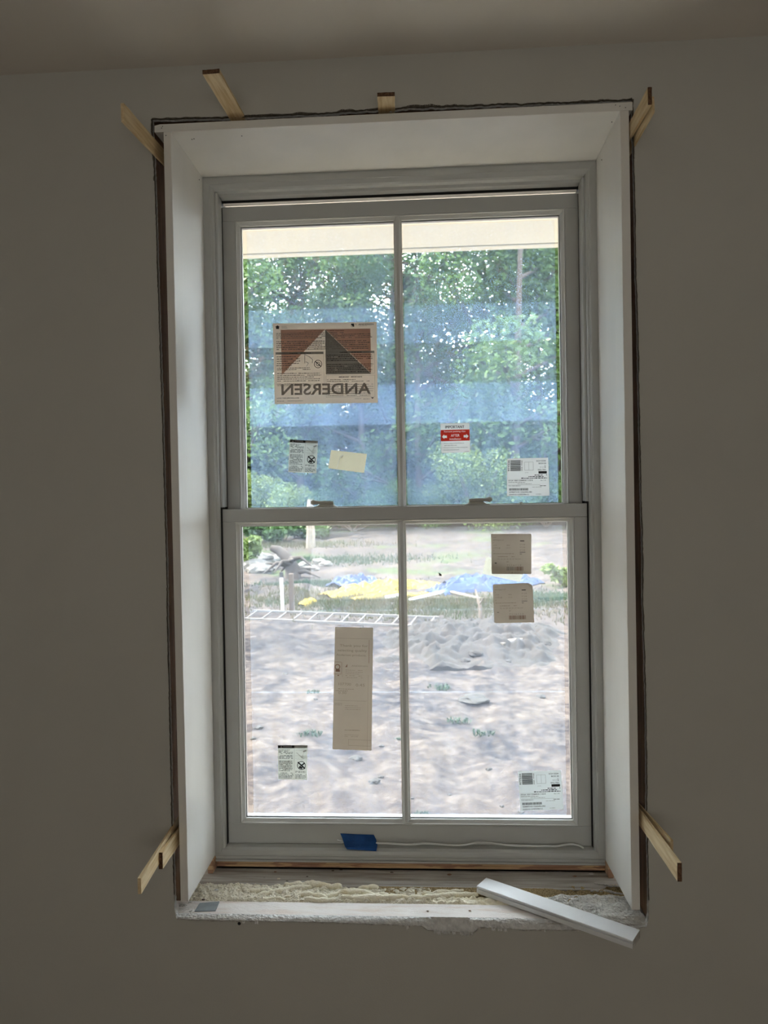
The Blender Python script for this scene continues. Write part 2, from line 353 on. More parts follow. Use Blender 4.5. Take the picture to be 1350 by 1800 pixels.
tag(mb.build('ceiling', M['ceiling']), 'plain painted ceiling above the window wall', 'ceiling', kind='structure')
mb = MB(); mb.box(-2.4, 2.4, -4.0, 0.003, FLOOR-0.05, FLOOR)
tag(mb.build('floor', M['floor']), 'bare wooden floor of the room', 'floor', kind='structure')
mb = MB(); mb.box(-2.45, -2.4, -4.0, 0.016, FLOOR-0.05, CEIL+0.05)
tag(mb.build('wall_left', M['wall']), 'side wall to the left of the room', 'wall', kind='structure')
mb = MB(); mb.box(2.4, 2.45, -4.0, 0.016, FLOOR-0.05, CEIL+0.05)
tag(mb.build('wall_right', M['wall']), 'side wall to the right of the room', 'wall', kind='structure')
mb = MB(); mb.box(-2.4, 2.4, -4.05, -4.0, FLOOR-0.05, CEIL+0.05)
tag(mb.build('wall_back', M['wall']), 'rear wall of the room behind the viewer', 'wall', kind='structure')

# rough framing seen in the gaps, and the outer wall
def piece(name, args, m, label, cat, kind='structure', bev=0.0015):
    mb = MB(); mb.box(*args, bev=bev); o = mb.build(name, m); tag(o, label, cat, kind=kind); return o
piece('trim_1', (-0.612, -0.572, 0.0165, 0.158, SILL-0.04, 1.85), M['stud'], 'rough brown framing stud in the gap left of the window', 'stud')
piece('trim_2', (0.558, 0.598, 0.0165, 0.158, SILL-0.04, 1.85), M['stud'], 'rough brown framing stud in the gap right of the window', 'stud')
piece('trim_3', (-0.612, 0.598, 0.0165, 0.158, 1.852, 1.93), M['stud'], 'rough header beam hidden above the window opening', 'beam')
piece('trim_4', (-0.571, 0.557, 0.0165, 0.0725, SILL-0.038, SILL), M['sillwood'], 'pale plaster-smeared rough sill board at the front of the opening', 'sill board')
piece('trim_5', (-0.571, 0.557, 0.148, 0.33, SILL-0.04, SILL-0.0025), M['greywood'], 'dusty grey sill board under the window frame', 'sill board')
piece('trim_6', (-0.571, 0.557, 0.074, 0.147, SILL-0.06, SILL-0.022), M['greywood'], 'sunken board beneath the spray foam', 'sill board')
ow = slab_with_hole('wall_outer', -3.5, 3.5, -1.2, 2.05, [(-0.532,-0.0375),(-0.532,1.828),(0.532,1.828),(0.532,-0.0375)], 0.235, 0.335, [M['siding'], M['siding']])
tag(ow, 'outer sheathing and siding around the window unit', 'wall', kind='structure')

# jamb extension boards
def jamb_board(name, inner_x, outer_x, label):
    """quad board, ends measured separately at top and bottom"""
    (xi_t, xi_b), (xo_t, xo_b) = inner_x, outer_x
    bx_t, bx_b = inner_back = ((-0.5151, -0.5154) if xi_t < 0 else (0.5153, 0.5150))
    s = -1 if xi_t < 0 else 1
    th = 0.0178
    zt_f, zb_f = 1.8095, (0.0038 if s < 0 else -0.0010)
    zt_b, zb_b = 1.8095, (0.0 if s < 0 else -0.0030)
    c = [(xi_t,0,zt_f),(xo_t,0,zt_f),(bx_t+s*th,D-0.0005,zt_b),(bx_t,D-0.0005,zt_b),
         (xi_b,0,zb_f),(xo_b,0,zb_f),(bx_b+s*th,D-0.0005,zb_b),(bx_b,D-0.0005,zb_b)]
    mb = MB(); mb.hexa(c); o = mb.build(name, M['primer'])
    bv = o.modifiers.new('bevel', 'BEVEL'); bv.width = 0.0012; bv.segments = 2
    tag(o, label, 'trim board', kind='structure'); return o
jl = jamb_board('trim_7', (-0.5177, -0.5118), (-0.5356, -0.5306), 'tall white primed jamb board lining the left side of the window')
jr = jamb_board('trim_8', (0.5140, 0.5158), (0.5335, 0.5350), 'tall white primed jamb board lining the right side of the window')
mb = MB()
yb = D-0.0005
pf = [(-0.5567,1.8100),(0.5416,1.8100),(0.5416,1.8290),(-0.5440,1.8285),(-0.5567,1.8255)]
pk = [(-0.5440,1.8090),(0.5350,1.8090),(0.5350,1.8275),(-0.5400,1.8275),(-0.5440,1.8260)]
vs_ = [(a,-0.0005,b) for a,b in pf]+[(a,yb,b) for a,b in pk]
mb.add(vs_, [(0,1,2,3,4),(9,8,7,6,5)]+[(i,(i+1)%5,(i+1)%5+5,i+5) for i in range(5)])
jh = mb.build('trim_9', M['primer']); bv = jh.modifiers.new('bevel', 'BEVEL'); bv.width = 0.0010; bv.segments = 2
tag(jh, 'wide white primed head board lining the top of the window', 'trim board', kind='structure')
# nail holes
for par, pts, nx in ((jh, [(285.5,222),(284,225)], 'f'), (jl, [(291.5,238)], 'f'), (jh, [(1089.5,186.5),(1099.5,189),(1082,184.5)], 'f')):
    for (px, py) in pts:
        p = at(px, py, 1, -0.0010); mb = MB(); mb.tube([p, p+Vector((0,0.0015,0))], 0.0011, 6); mb.build('nail_hole', M['gasket'], par)
for (px, py) in [(337.5,245.5),(341,244.5),(425,239.5),(1075.5,215)]:
    p = at(px, py, 2, 1.8088); mb = MB(); mb.tube([p, p+Vector((0,0,0.002))], 0.0012, 6); mb.build('nail_hole', M['gasket'], jh)
for (px, py, X, par) in [(350,316,-0.5150,jl),(1058,281,0.5147,jr)]:
    p = at(px, py, 0, X); mb = MB(); mb.tube([p, p+Vector((0.001 if X<0 else -0.001,0,0))], 0.0012, 6); mb.build('nail_hole', M['gasket'], par)

# ------------------------------------------------------------------ window unit
WIN = empty('window_1', (0, D, -0.02)); tag(WIN, 'white double-hung window with one vertical bar in each sash', 'window', kind='structure')
def extrude_x(mb, prof, x0, x1, mi=0, m0=None, m1=None):
    """profile (y,z) swept along x; m0/m1 = per-point x offsets for mitred ends"""
    n = len(prof); a = [(x0+(m0[i] if m0 else 0), y, z) for i,(y,z) in enumerate(prof)]; b = [(x1-(m1[i] if m1 else 0), y, z) for i,(y,z) in enumerate(prof)]
    mb.add(a+b, [(i,(i+1)%n,(i+1)%n+n,i+n) for i in range(n)]+[tuple(range(n)), tuple(range(2*n-1,n-1,-1))], mi)
def extrude_z(mb, prof, z0, z1, m0=None, m1=None, mi=0):
    n = len(prof); a = [(x, y, z0+(m0[i] if m0 else 0)) for i,(x,y) in enumerate(prof)]; b = [(x, y, z1-(m1[i] if m1 else 0)) for i,(x,y) in enumerate(prof)]
    mb.add(a+b, [(i,(i+1)%n,(i+1)%n+n,i+n) for i in range(n)]+[tuple(range(n)), tuple(range(2*n-1,n-1,-1))], mi)
YB = 0.352   # outer face of the unit
# side profile: inset from outer edge, y
side = [(-0.014, D+0.002),(0.0005, D),(0.0165, D),(0.0175, D+0.0015),(0.0185, D+0.0015),(0.0205, D+0.0055),(0.0245, D+0.0070),(0.0268, D+0.0125),(0.0268, YB),(-0.014, YB)]
for s in (-1, 1):
    mb = MB(); prof = [(s*(0.5155-i), y) for i, y in side]
    extrude_z(mb, prof, -0.0045, 1.8057, m0=[max(0,i)*0.5 for i, y in side], m1=[max(0, i) for i, y in side])
    mb.build('frame_jamb', M['vinyl'], WIN)
    mb = MB(); x0, x1 = sorted((s*0.4890, s*0.4822)); mb.box(x0, x1, D+0.016, D+0.060, 0.932, 1.7755, bev=0.0012)
    mb.build('jamb_liner', M['vinyl'], WIN)
    mb = MB(); x0, x1 = sorted((s*0.4890, s*0.4858)); mb.box(x0, x1, D+0.062, YB-0.01, 0.90, 1.7755)
    mb.box(*sorted((s*0.4889, s*0.4873)), D+0.018, D+0.06, 0.02, 0.931)
    mb.build('weatherstrip', M['gasket'], WIN)
head = [(D+0.002,1.820),(D,1.8055),(D,1.7905),(D+0.0018,1.7890),(D+0.008,1.7800),(D+0.013,1.7765),(D+0.03,1.7765),(D+0.034,1.7700),(D+0.058,1.7700),(D+0.062,1.7765),(YB,1.7765),(YB,1.820)]
mb = MB(); mm = [max(0, 1.8055-z) for y, z in head]; extrude_x(mb, head, -0.5150, 0.5150, m0=mm, m1=mm)
mb.build('frame_head', M['vinyl'], WIN)
mb = MB(); mb.box(-0.485, 0.485, D+0.064, D+0.0675, 1.7660, 1.7763); mb.build('weatherstrip', M['gasket'], WIN)
mb = MB(); mb.box(-0.479, 0.479, D+0.0655, D+0.0662, 1.7580, 1.7660); o = mb.build('light_slit_strip', M['light_slit'], WIN); o['label'] = 'translucent strip added for the bright slit of light above the upper sash'  # thin strip added to show daylight leaking in above the sash
sill = [(YB,0.0150),(D+0.028,0.0195),(D+0.010,0.0165),(D+0.002,0.0120),(D-0.0005,0.0040),(D-0.0005,0.0000),(D+0.0010,-0.0010),(D+0.0010,-0.0020),(D-0.0010,-0.0030),(D-0.0010,-0.0085),(D+0.0025,-0.0095),(D+0.0025,-0.0115),(D-0.0015,-0.0125),(D-0.0015,-0.0175),(YB,-0.0175)]
mb = MB(); extrude_x(mb, sill, -0.5145, 0.5145); mb.build('frame_sill', M['vinyl'], WIN)
mb = MB(); extrude_x(mb, [(D+0.001,-0.0178),(D-0.0005,-0.0190),(D+0.0005,-0.0235),(D+0.0015,-0.0240),(D-0.0008,-0.0250),(D-0.0008,-0.0310),(YB-0.01,-0.0310),(YB-0.01,-0.0178)], -0.5120, 0.5135)
o = mb.build('pine_sill_strip', M['pine'], WIN); o['label'] = 'bare finger-jointed pine strip'
for s, xa in ((-1, -0.5280), (1, 0.5145)):
    mb = MB(); mb.box(xa, xa+0.0135, D-0.030, D+0.05, SILL-0.001, -0.004, bev=0.001); mb.build('pine_block', M['pine'], WIN)

def bead_side(mb, ox0, ox1, oz0, oz1, ix0, ix1, iz0, iz1, yf, yg, side_):
    """sloped glazing bead with a small step, mitred"""
    R0 = (ox0, ox1, oz0, oz1); R2 = (ix0, ix1, iz0, iz1)
    def lr(t): return tuple(a+(b-a)*t for a, b in zip(R0, R2))
    prof = [(R0, yf+0.0012), (lr(0.10), yf-0.0012), (lr(0.22), yf-0.0012), (lr(0.34), yf+0.0022), (lr(0.92), yf+0.0085), (R2, yf+0.0105), (R2, yg)]
    rows = []
    for (x0, x1, z0, z1), y in prof:
        c = {'B': [(x0,y,z0),(x1,y,z0)], 'T': [(x0,y,z1),(x1,y,z1)], 'L': [(x0,y,z0),(x0,y,z1)], 'R': [(x1,y,z0),(x1,y,z1)]}[side_]; rows.append(c)
    rows.append([(a[0], yg, a[2]) for a in rows[0]])
    vs = [p for r in rows for p in r]; n = len(rows)
    fs = [(2*i, 2*i+1, 2*((i+1)%n)+1, 2*((i+1)%n)) for i in range(n)]+[tuple(2*i for i in range(n)), tuple(2*i+1 for i in range(n))]
    mb.add(vs, fs)
def sash(name, ox, z0, z1, gx, gz0, gz1, yf, yg, film_m, strips, edge, label, mx, rails):
    """ox half width, gx half width of visible glass; yf face, yg inner glass plane"""
    sa = empty(name, (0, yf, z0)); sa.parent = WIN; sa.location = Vector((0, yf, z0))-WIN.location; sa['label'] = label
    bw = 0.0115; yk = yf+0.040
    bx, bz0, bz1 = gx+bw, gz0-bw, gz1+bw
    mb = MB(); mb.box(-ox, ox, yf, yk, z0, bz0, bev=0.0011); mb.build('bottom_rail', M['vinyl'], sa)
    mb = MB(); mb.box(-ox, ox, yf, yk, bz1, z1, bev=0.0011); mb.build('top_rail', M['vinyl'], sa)
    for s in (-1, 1):
        mb = MB(); a, b = sorted((s*ox, s*bx)); mb.box(a, b, yf, yk, bz0+0.0002, bz1-0.0002, bev=0.0009); mb.build('stile', M['vinyl'], sa)
    for sd in 'BTLR':
        mb = MB(); bead_side(mb, -bx, bx, bz0, bz1, -gx, gx, gz0, gz1, yf, yg-0.0002, sd); mb.build('glazing_bead', M['bead'], sa)
    # glass: two lites, spacer
    xs = [(-gx-0.006, gx+0.006)]
    for k, y in ((0, yg), (1, yg+0.014)):
        mb = MB(); mb.box(-gx-0.006, gx+0.006, y, y+0.003, gz0-0.006, gz1+0.006); mb.build('glass_pane', M['glass'], sa)
    mb = MB()
    for (a,b,c,d) in ((-gx-0.006, gx+0.006, gz0-0.006, gz0+0.0022), (-gx-0.006, gx+0.006, gz1-0.0022, gz1+0.006), (-gx-0.006, -gx+0.0022, gz0+0.0022, gz1-0.0022), (gx-0.0022, gx+0.006, gz0+0.0022, gz1-0.0022)):
        mb.box(a, b, yg+0.0032, yg+0.0138, c, d)
    mb.build('spacer_bar', M['spacer'], sa)
    # outside retaining lip
    mb = MB()
    for (a,b,c,d) in ((-ox, ox, z0, gz0-0.002), (-ox, ox, gz1+0.002, z1), (-ox, -gx-0.002, gz0, gz1), (gx+0.002, ox, gz0, gz1)):
        mb.box(a, b, yg+0.0175, yg+0.030, c, d)
    mb.build('outer_stop', M['vinyl'], sa)
    # vertical bar on the inside of the glass
    w, t = 0.0112, 0.0062
    prof = [(mx-w, yg-0.0003),(mx-w, yg-0.004),(mx-w+0.0028, yg-0.0062),(mx-t, yg-0.0085),(mx-t+0.001, yf+0.0010),(mx-0.003, yf-0.0010),(mx+0.003, yf-0.0010),(mx+t-0.001, yf+0.0010),(mx+t, yg-0.0085),(mx+w-0.0028, yg-0.0062),(mx+w, yg-0.004),(mx+w, yg-0.0003)]
    mb = MB(); extrude_z(mb, prof, gz0-0.0070, gz1+0.0070); mb.build('muntin_bar', M['bead'], sa)
    mb = MB(); mb.box(mx-0.011, mx+0.011, yg+0.0172, yg+0.026, gz0, gz1); mb.build('outer_muntin_bar', M['vinyl'], sa)
    # protective film outside, one piece per strip and pane side
    for (xa, xb) in ((-gx+edge[0], mx-0.0135), (mx+0.0135, gx-edge[1])):
        for i, (za, zb) in enumerate(strips):
            y = yg+0.0174+0.0003*i
            nx_ = 14; vs = []
            for j in range(nx_+1):
                x = xa+(xb-xa)*j/nx_
                w_ = 0.0012*noise.noise(Vector((x*9, i*3.3, 1)))
                vs += [(x, y, za+w_), (x, y, zb+w_)]
            mb = MB(); mb.add(vs, [(2*j, 2*j+2, 2*j+3, 2*j+1) for j in range(nx_)]); mb.build('protective_film', film_m, sa)
            mb = MB()
            for j in range(nx_):
                mb.add([vs[2*j], vs[2*j+2], Vector(vs[2*j+2])+Vector((0,0.0001,0.0016)), Vector(vs[2*j])+Vector((0,0.0001,0.0016))], [(0,1,2,3)])
            mb.build('film_edge', M['filmedge'], sa)
    return sa
M['filmedge'] = film_mat('film_folded_edge', (0.70, 0.82, 1.0), 0.03, 0.12)
# film strips measured off the glass
def zrow(px_, py_, y): return at(px_, py_, 1, y).z
yu = D+0.085+0.0174; yl = D+0.040+0.0174
up_strips = [(zrow(560,608,yu), 1.7065-0.006), (zrow(560,748,yu), zrow(560,543,yu)), (0.930, zrow(560,680,yu))]
lo_strips = [(zrow(560,1074,yl), 0.8795-0.010), (zrow(560,1217.5,yl), zrow(560,1073,yl)), (0.0845+0.004, zrow(560,1216,yl))]
SU = sash('upper_sash', 0.4838, 0.905, 1.7585, 0.4368, 0.9270, 1.7070, D+0.070, D+0.085, M['film_hi'], up_strips, (0.012, 0.010), 'upper sash set further out', -0.0015, 0)
SLo = sash('lower_sash', 0.4862, 0.0200, 0.9262, 0.4402, 0.0845, 0.8797, D+0.025, D+0.040, M['film_lo'], lo_strips, (0.016, 0.012), 'lower sash nearer the room', -0.0025, 0)
mb = MB(); mb.box(-0.4838, 0.4838, D+0.066, D+0.0695, 0.9105, 0.9235); mb.build('weatherstrip', M['gasket'], SU)

def sash_lock(cx, flip):
    z = 0.9264; y = D+0.048; s = flip
    lk = empty('sash_lock', Vector((cx, y, z))); lk.parent = WIN; lk.location = Vector((cx, y, z))-WIN.location
    lk['label'] = 'small white cam lock on the meeting rail'
    mb = MB()
    n = 20
    def oval(rx, ry, zz, dx=0): return [(cx+dx+rx*math.cos(2*math.pi*k/n), y+ry*math.sin(2*math.pi*k/n), zz) for k in range(n)]
    rings = [oval(0.034, 0.013, z), oval(0.034, 0.013, z+0.0022), oval(0.025, 0.012, z+0.0050, s*0.002), oval(0.021, 0.011, z+0.0085, s*0.002)]
    vs = [p for r in rings for p in r]; fs = [(i*n+k, i*n+(k+1)%n, (i+1)*n+(k+1)%n, (i+1)*n+k) for i in range(3) for k in range(n)]+[tuple(range(n)), tuple(range(3*n, 4*n))]
    mb.add(vs, fs, 0, True); mb.build('lock_base', M['lock'], lk)
    mb = MB()
    x0 = cx+s*0.022; pts = [(x0, y-0.002, z+0.0125),(cx, y-0.004, z+0.0130),(cx-s*0.018, y-0.008, z+0.0135),(cx-s*0.026, y-0.010, z+0.0140),(cx-s*0.032, y-0.011, z+0.0142),(cx-s*0.0385, y-0.012, z+0.0140)]
    mb.tube(pts, [0.0045,0.0055,0.0046,0.0056,0.0078,0.0035], 10)
    mb.build('lock_lever', M['lock'], lk)
    return lk
sash_lock(at(572,884,1,D+0.048).x, 1)
sash_lock(at(839,880,1,D+0.048).x, -1)
p = at(916, 883, 1, D+0.048)
mb = MB(); mb.tube([(p.x,p.y,0.9262),(p.x,p.y,0.9300),(p.x+0.001,p.y,0.9325)], [0.0045,0.0045,0.0025], 10); mb.build('lock_screw_cap', M['lock'], WIN)

# ------------------------------------------------------------------ stickers on the glass
M['paper_beige'] = thin_mat('beige_backing_paper', (0.56, 0.51, 0.45), 0.62, var=0.06, scale=14, tcol=(0.56, 0.51, 0.45))
M['paper_sheet'] = thin_mat('sheet_paper', (0.80, 0.72, 0.63), 0.55, var=0.04, scale=10)
M['paper_cream'] = thin_mat('cream_label_paper', (0.84, 0.81, 0.68), 0.6, clear=0.05, var=0.05, scale=20)
M['paper_white'] = thin_mat('white_label', (0.88, 0.88, 0.86), 0.62, var=0.03, scale=10)
M['paper_blue'] = thin_mat('cool_white_label', (0.80, 0.83, 0.84), 0.6, var=0.04, scale=10)
M['paper_grey'] = thin_mat('see_through_label', (0.62, 0.64, 0.60), 0.6, clear=0.22)
M['paper_ghost'] = thin_mat('pale_see_through_label', (0.50, 0.51, 0.42), 0.5, clear=0.35)
M['ink'] = mat('black_ink', (0.012, 0.012, 0.013), 0.7)
M['ink_grey'] = thin_mat('grey_ink', (0.26, 0.24, 0.22), 0.4)
M['ink_big'] = thin_mat('see_through_grey_ink', (0.36, 0.33, 0.305), 0.45)
M['ink_panel'] = thin_mat('grey_print', (0.30, 0.29, 0.275), 0.35)
M['ink_faint'] = thin_mat('faint_ink', (0.33, 0.285, 0.23), 0.5)
M['ink_brown'] = thin_mat('brown_ink', (0.26, 0.15, 0.11), 0.4)
M['ink_salmon'] = thin_mat('salmon_print', (0.58, 0.37, 0.30), 0.5)
M['ink_red'] = thin_mat('red_print', (0.72, 0.05, 0.03), 0.5)
M['ink_white'] = thin_mat('white_print', (0.85, 0.83, 0.80), 0.6)
M['ink_mid'] = thin_mat('mid_grey_print', (0.33, 0.32, 0.30), 0.4)
class Sticker:
    def __init__(s, name, corners, y, paper, label, cat='sticker', group=None, round_=0.02, shape=None, sag=0.0):
        """corners TL,TR,BR,BL in photo pixels"""
        s.c = [at(a, b, 1, y) for a, b in corners]; s.y = y; s.layer = 0
        s.w = ((s.c[1]-s.c[0]).length+(s.c[2]-s.c[3]).length)/2; s.h = ((s.c[3]-s.c[0]).length+(s.c[2]-s.c[1]).length)/2
        cen = (s.c[0]+s.c[1]+s.c[2]+s.c[3])/4
        s.root = empty(name, (cen.x, y, s.c[3].z)); tag(s.root, label, cat, group)
        if shape is None:
            shape = []
            ru, rv = round_/s.w, round_/s.h
            for (u, v, a0) in ((1-ru,1-rv,0),(ru,1-rv,90),(ru,rv,180),(1-ru,rv,270)):
                for k in range(4):
                    a = math.radians(a0+30*k); shape.append((u+ru*math.cos(a), v+rv*math.sin(a)))
        mb = MB(); n = len(shape); mb.add([s.P(u, v, 0) for u, v in shape], [tuple(range(n))])
        th = [s.P(u, v, 0)+Vector((0,0.00018,0)) for u, v in shape]
        mb.add(th, [tuple(range(n))[::-1]]); mb.f += [(i, (i+1)%n, (i+1)%n+n, i+n) for i in range(n)]; mb.m += [0]*n; mb.sm += [False]*n
        s.paper = mb.build('paper', paper, s.root)
        s.mbs = {}
    def P(s, u, v, lay=1):
        a = s.c[0].lerp(s.c[1], u); b = s.c[3].lerp(s.c[2], u); p = b.lerp(a, v); p.y = s.y-0.00016*lay; return p
    def mb(s, k): return s.mbs.setdefault(k, MB())
    def poly(s, k, pts, lay=1): s.mb(k).add([s.P(u, v, lay) for u, v in pts], [tuple(range(len(pts)))])
    def rect(s, k, u0, v0, u1, v1, lay=1): s.poly(k, [(u0,v0),(u1,v0),(u1,v1),(u0,v1)], lay)
    def frame(s, k, u0, v0, u1, v1, t=0.006, lay=1):
        tv = t*s.w/s.h
        s.rect(k,u0,v0,u1,v0+tv,lay); s.rect(k,u0,v1-tv,u1,v1,lay); s.rect(k,u0,v0,u0+t,v1,lay); s.rect(k,u1-t,v0,u1,v1,lay)
    def ring(s, k, cu, cv, r, t=0.15, lay=2, n=24):
        ru, rv = r/s.w, r/s.h
        for i in range(n):
            a, b = 2*math.pi*i/n, 2*math.pi*(i+1)/n
            s.poly(k, [(cu+ru*math.cos(a), cv+rv*math.sin(a)), (cu+ru*math.cos(b), cv+rv*math.sin(b)), (cu+ru*(1-t)*math.cos(b), cv+rv*(1-t)*math.sin(b)), (cu+ru*(1-t)*math.cos(a), cv+rv*(1-t)*math.sin(a))], lay)
    def lines(s, k, u0, u1, v0, v1, n, seed=0, lay=2, thick=0.5, fill=0.85):
        """blocks of print too small to read: rows of short dashes"""
        r = random.Random(seed); dv = (v1-v0)/n
        for i in range(n):
            v = v1-(i+0.75)*dv; u = u0; end = u1-(u1-u0)*(r.random()*0.35 if r.random() < 0.3 else r.random()*0.04)
            while u < end:
                L_ = (0.0025+0.006*r.random())/s.w; L_ = min(L_, end-u)
                if r.random() < fill+0.1: s.rect(k, u, v, u+L_*0.9, v+dv*thick*(0.8+0.4*r.random()), lay)
                u += L_+0.0007/s.w
    def text(s, k, txt, u, v, hgt, width=None, mirror=False, rot=0, lay=3, bold=0.0):
        """hgt = letter height in metres, (u,v) lower left; width = total width in metres"""
        if 'M' in txt and bold:          # wide letters: thicken by doubling, not by offsetting the outline
            s.text(k, txt, u+0.00045/s.w, v, hgt, width, mirror, rot, lay); bold = 0.0
        cu = bpy.data.curves.new('t', 'FONT'); cu.body = txt; cu.size = 1; cu.offset = bold; cu.resolution_u = 3
        o = bpy.data.objects.new('t', cu); COL.objects.link(o)
        dg = bpy.context.evaluated_depsgraph_get(); dg.update(); me = bpy.data.meshes.new_from_object(o.evaluated_get(dg))
        bpy.data.objects.remove(o)
        if not me.vertices: return
        xs = [q.co.x for q in me.vertices]; ys = [q.co.y for q in me.vertices]
        x0, x1, y0, y1 = min(xs), max(xs), min(ys), max(ys)
        sy = hgt/max(y1-y0, 0.3); sx = (width/(x1-x0)) if width else sy
        pts = []
        for q in me.vertices:
            a = (q.co.x-x0)*sx; b = (q.co.y-y0)*sy
            if mirror: a = (x1-x0)*sx-a
            if rot: a, b = -b, a
            pts.append(s.P(u+a/s.w, v+b/s.h, lay))
        s.mb(k).add(pts, [tuple(p.vertices) for p in me.polygons]); bpy.data.meshes.remove(me)
    def outlines(s, txt, u, v, hgt, width, bold=0.0):
        """letter outlines as closed loops in sticker coordinates"""
        cu = bpy.data.curves.new('t', 'FONT'); cu.body = txt; cu.size = 1; cu.offset = bold; cu.resolution_u = 3
        o = bpy.data.objects.new('t', cu); COL.objects.link(o); dg = bpy.context.evaluated_depsgraph_get()
        c = o.to_curve(dg); loops = []
        for sp in c.splines:
            b = sp.bezier_points; L_ = []
            if len(b):
                for i in range(len(b)):
                    p0, p1 = b[i], b[(i+1) % len(b)]
                    for k in range(4):
                        q = k/4; L_.append(p0.co*(1-q)**3+p0.handle_right*3*q*(1-q)**2+p1.handle_left*3*q*q*(1-q)+p1.co*q**3)
            else: L_ = [Vector(p.co[:3]) for p in sp.points]
            L2 = [L_[0]]
            for p in L_[1:]:
                if (p-L2[-1]).length > 1e-3: L2.append(p)
            if len(L2) > 2: loops.append(L2)
        o.to_curve_clear(); bpy.data.objects.remove(o)
        xs = [p.x for l in loops for p in l]; ys = [p.y for l in loops for p in l]
        sx = width/(max(xs)-min(xs)); sy = hgt/(max(ys)-min(ys))
        return [[(u+(p.x-min(xs))*sx/s.w, v+(p.y-min(ys))*sy/s.h) for p in l] for l in loops]
    def panel_with_holes(s, k, rect, loops, lay=1):
        u0, v0, u1, v1 = rect; polys = [[(u0,v0),(u1,v0),(u1,v1),(u0,v1)]]+loops
        tris = tessellate_polygon([[Vector((a, b, 0)) for a, b in l] for l in polys]); pts = [p for l in polys for p in l]
        s.mb(k).add([s.P(a, b, lay) for a, b in pts], [tuple(t) for t in tris])
    def finish(s, names):
        for k, mb in s.mbs.items(): mb.build(names.get(k, 'lettering'), M[k], s.root, recalc=False)['kind'] = 'stuff'
YU = D+0.085-0.0006; YL = D+0.040-0.0006

# 1. big mirrored instruction sheet
t = Sticker('instruction_sheet', [(479.5,568.5),(662,566),(664,708),(483,710.5)], YU, M['paper_sheet'],
            'large printed instruction sheet with mirrored lettering on the upper left pane', 'sheet', round_=0.0005)
k = 'ink_salmon'
t.poly(k, [(0.075,0.92),(0.505,0.92),(0.075,0.36)]); t.poly(k, [(0.505,0.92),(0.94,0.92),(0.94,0.37)])
t.poly('ink_panel', [(0.505,0.915),(0.505,0.36),(0.94,0.36)], 2)
t.poly('ink', [(0.02,0.955),(0.045,0.975),(0.07,0.955),(0.06,0.955),(0.06,0.930),(0.03,0.930),(0.03,0.955)])
t.text('ink_grey', 'EXTERIOR', 0.085, 0.955, 0.0022); t.rect('ink_grey', 0.085, 0.940, 0.14, 0.944)
t.rect('ink', 0.755, 0.945, 0.785, 0.985); t.poly('paper_sheet', [(0.757,0.947),(0.757,0.968),(0.772,0.947)], 3)
t.text('ink', 'ANDERSEN', 0.825, 0.962, 0.0050, 0.042, bold=0.012); t.text('ink', 'n', 0.795, 0.965, 0.004); t.rect('ink_grey', 0.83, 0.952, 0.91, 0.955)
t.text('ink', 'Important information', 0.305, 0.893, 0.0030, 0.050, bold=0.01); t.text('ink', 'Información importante', 0.505, 0.893, 0.0030, 0.052, bold=0.01)
t.lines('ink_grey', 0.03, 0.965, 0.805, 0.885, 4, 1, 3, 0.42); t.lines('ink_grey', 0.03, 0.935, 0.665, 0.785, 5, 2, 3, 0.42)
t.rect('ink_mid', 0.02, 0.615, 0.485, 0.642, 3); t.rect('ink_panel', 0.505, 0.618, 0.975, 0.645, 3)
t.text('ink', 'WARNING', 0.155, 0.621, 0.0026, 0.022, lay=4, bold=0.02); t.text('ink', 'ADVERTENCIA', 0.26, 0.621, 0.0026, 0.030, lay=4, bold=0.02)
t.text('ink', 'WARNING', 0.64, 0.624, 0.0026, 0.022, lay=4, bold=0.02); t.text('ink', 'ADVERTENCIA', 0.75, 0.624, 0.0026, 0.030, lay=4, bold=0.02)
t.frame('ink_mid', 0.018, 0.24, 0.487, 0.615, 0.0018, 3); t.frame('ink_mid', 0.503, 0.365, 0.975, 0.620, 0.0018, 3); t.frame('ink_mid', 0.503, 0.075, 0.975, 0.345, 0.0018, 3)
t.lines('ink_grey', 0.03, 0.26, 0.49, 0.60, 4, 3, 3, 0.36); t.lines('ink_grey', 0.025, 0.18, 0.465, 0.485, 1, 33, 3, 0.5)
t.lines('ink_grey', 0.03, 0.36, 0.415, 0.455, 2, 4, 3, 0.4); t.lines('ink_grey', 0.03, 0.46, 0.275, 0.390, 5, 5, 3, 0.36); t.lines('ink_faint', 0.03, 0.46, 0.22, 0.26, 2, 55, 3, 0.3)
t.lines('ink', 0.515, 0.965, 0.52, 0.61, 4, 6, 3, 0.30); t.lines('ink', 0.515, 0.965, 0.38, 0.495, 5, 7, 3, 0.30)
t.text('ink', 'IMPORTANT   IMPORTANTE', 0.63, 0.318, 0.0030, 0.064, bold=0.02)
t.lines('ink_grey', 0.515, 0.93, 0.262, 0.305, 2, 8, 3, 0.35); t.lines('ink_grey', 0.515, 0.965, 0.085, 0.25, 6, 9, 3, 0.22)
t.ring('ink', 0.43, 0.49, 0.0112, 0.13, 3)
t.poly('ink', [(0.400,0.520),(0.406,0.526),(0.462,0.460),(0.456,0.454)], 4)
t.ring('ink_mid', 0.43, 0.49, 0.0065, 0.4, 3, 12)
for (a, b, c, d) in ((0.295,0.61,0.345,0.58),(0.345,0.58,0.375,0.545),(0.375,0.545,0.372,0.50),(0.31,0.52,0.335,0.50),(0.335,0.50,0.315,0.46),(0.345,0.56,0.385,0.575),(0.30,0.60,0.300,0.50)):
    t.poly('ink_mid', [(a,b),(a+0.005,b+0.003),(c+0.005,d+0.003),(c,d)], 3)
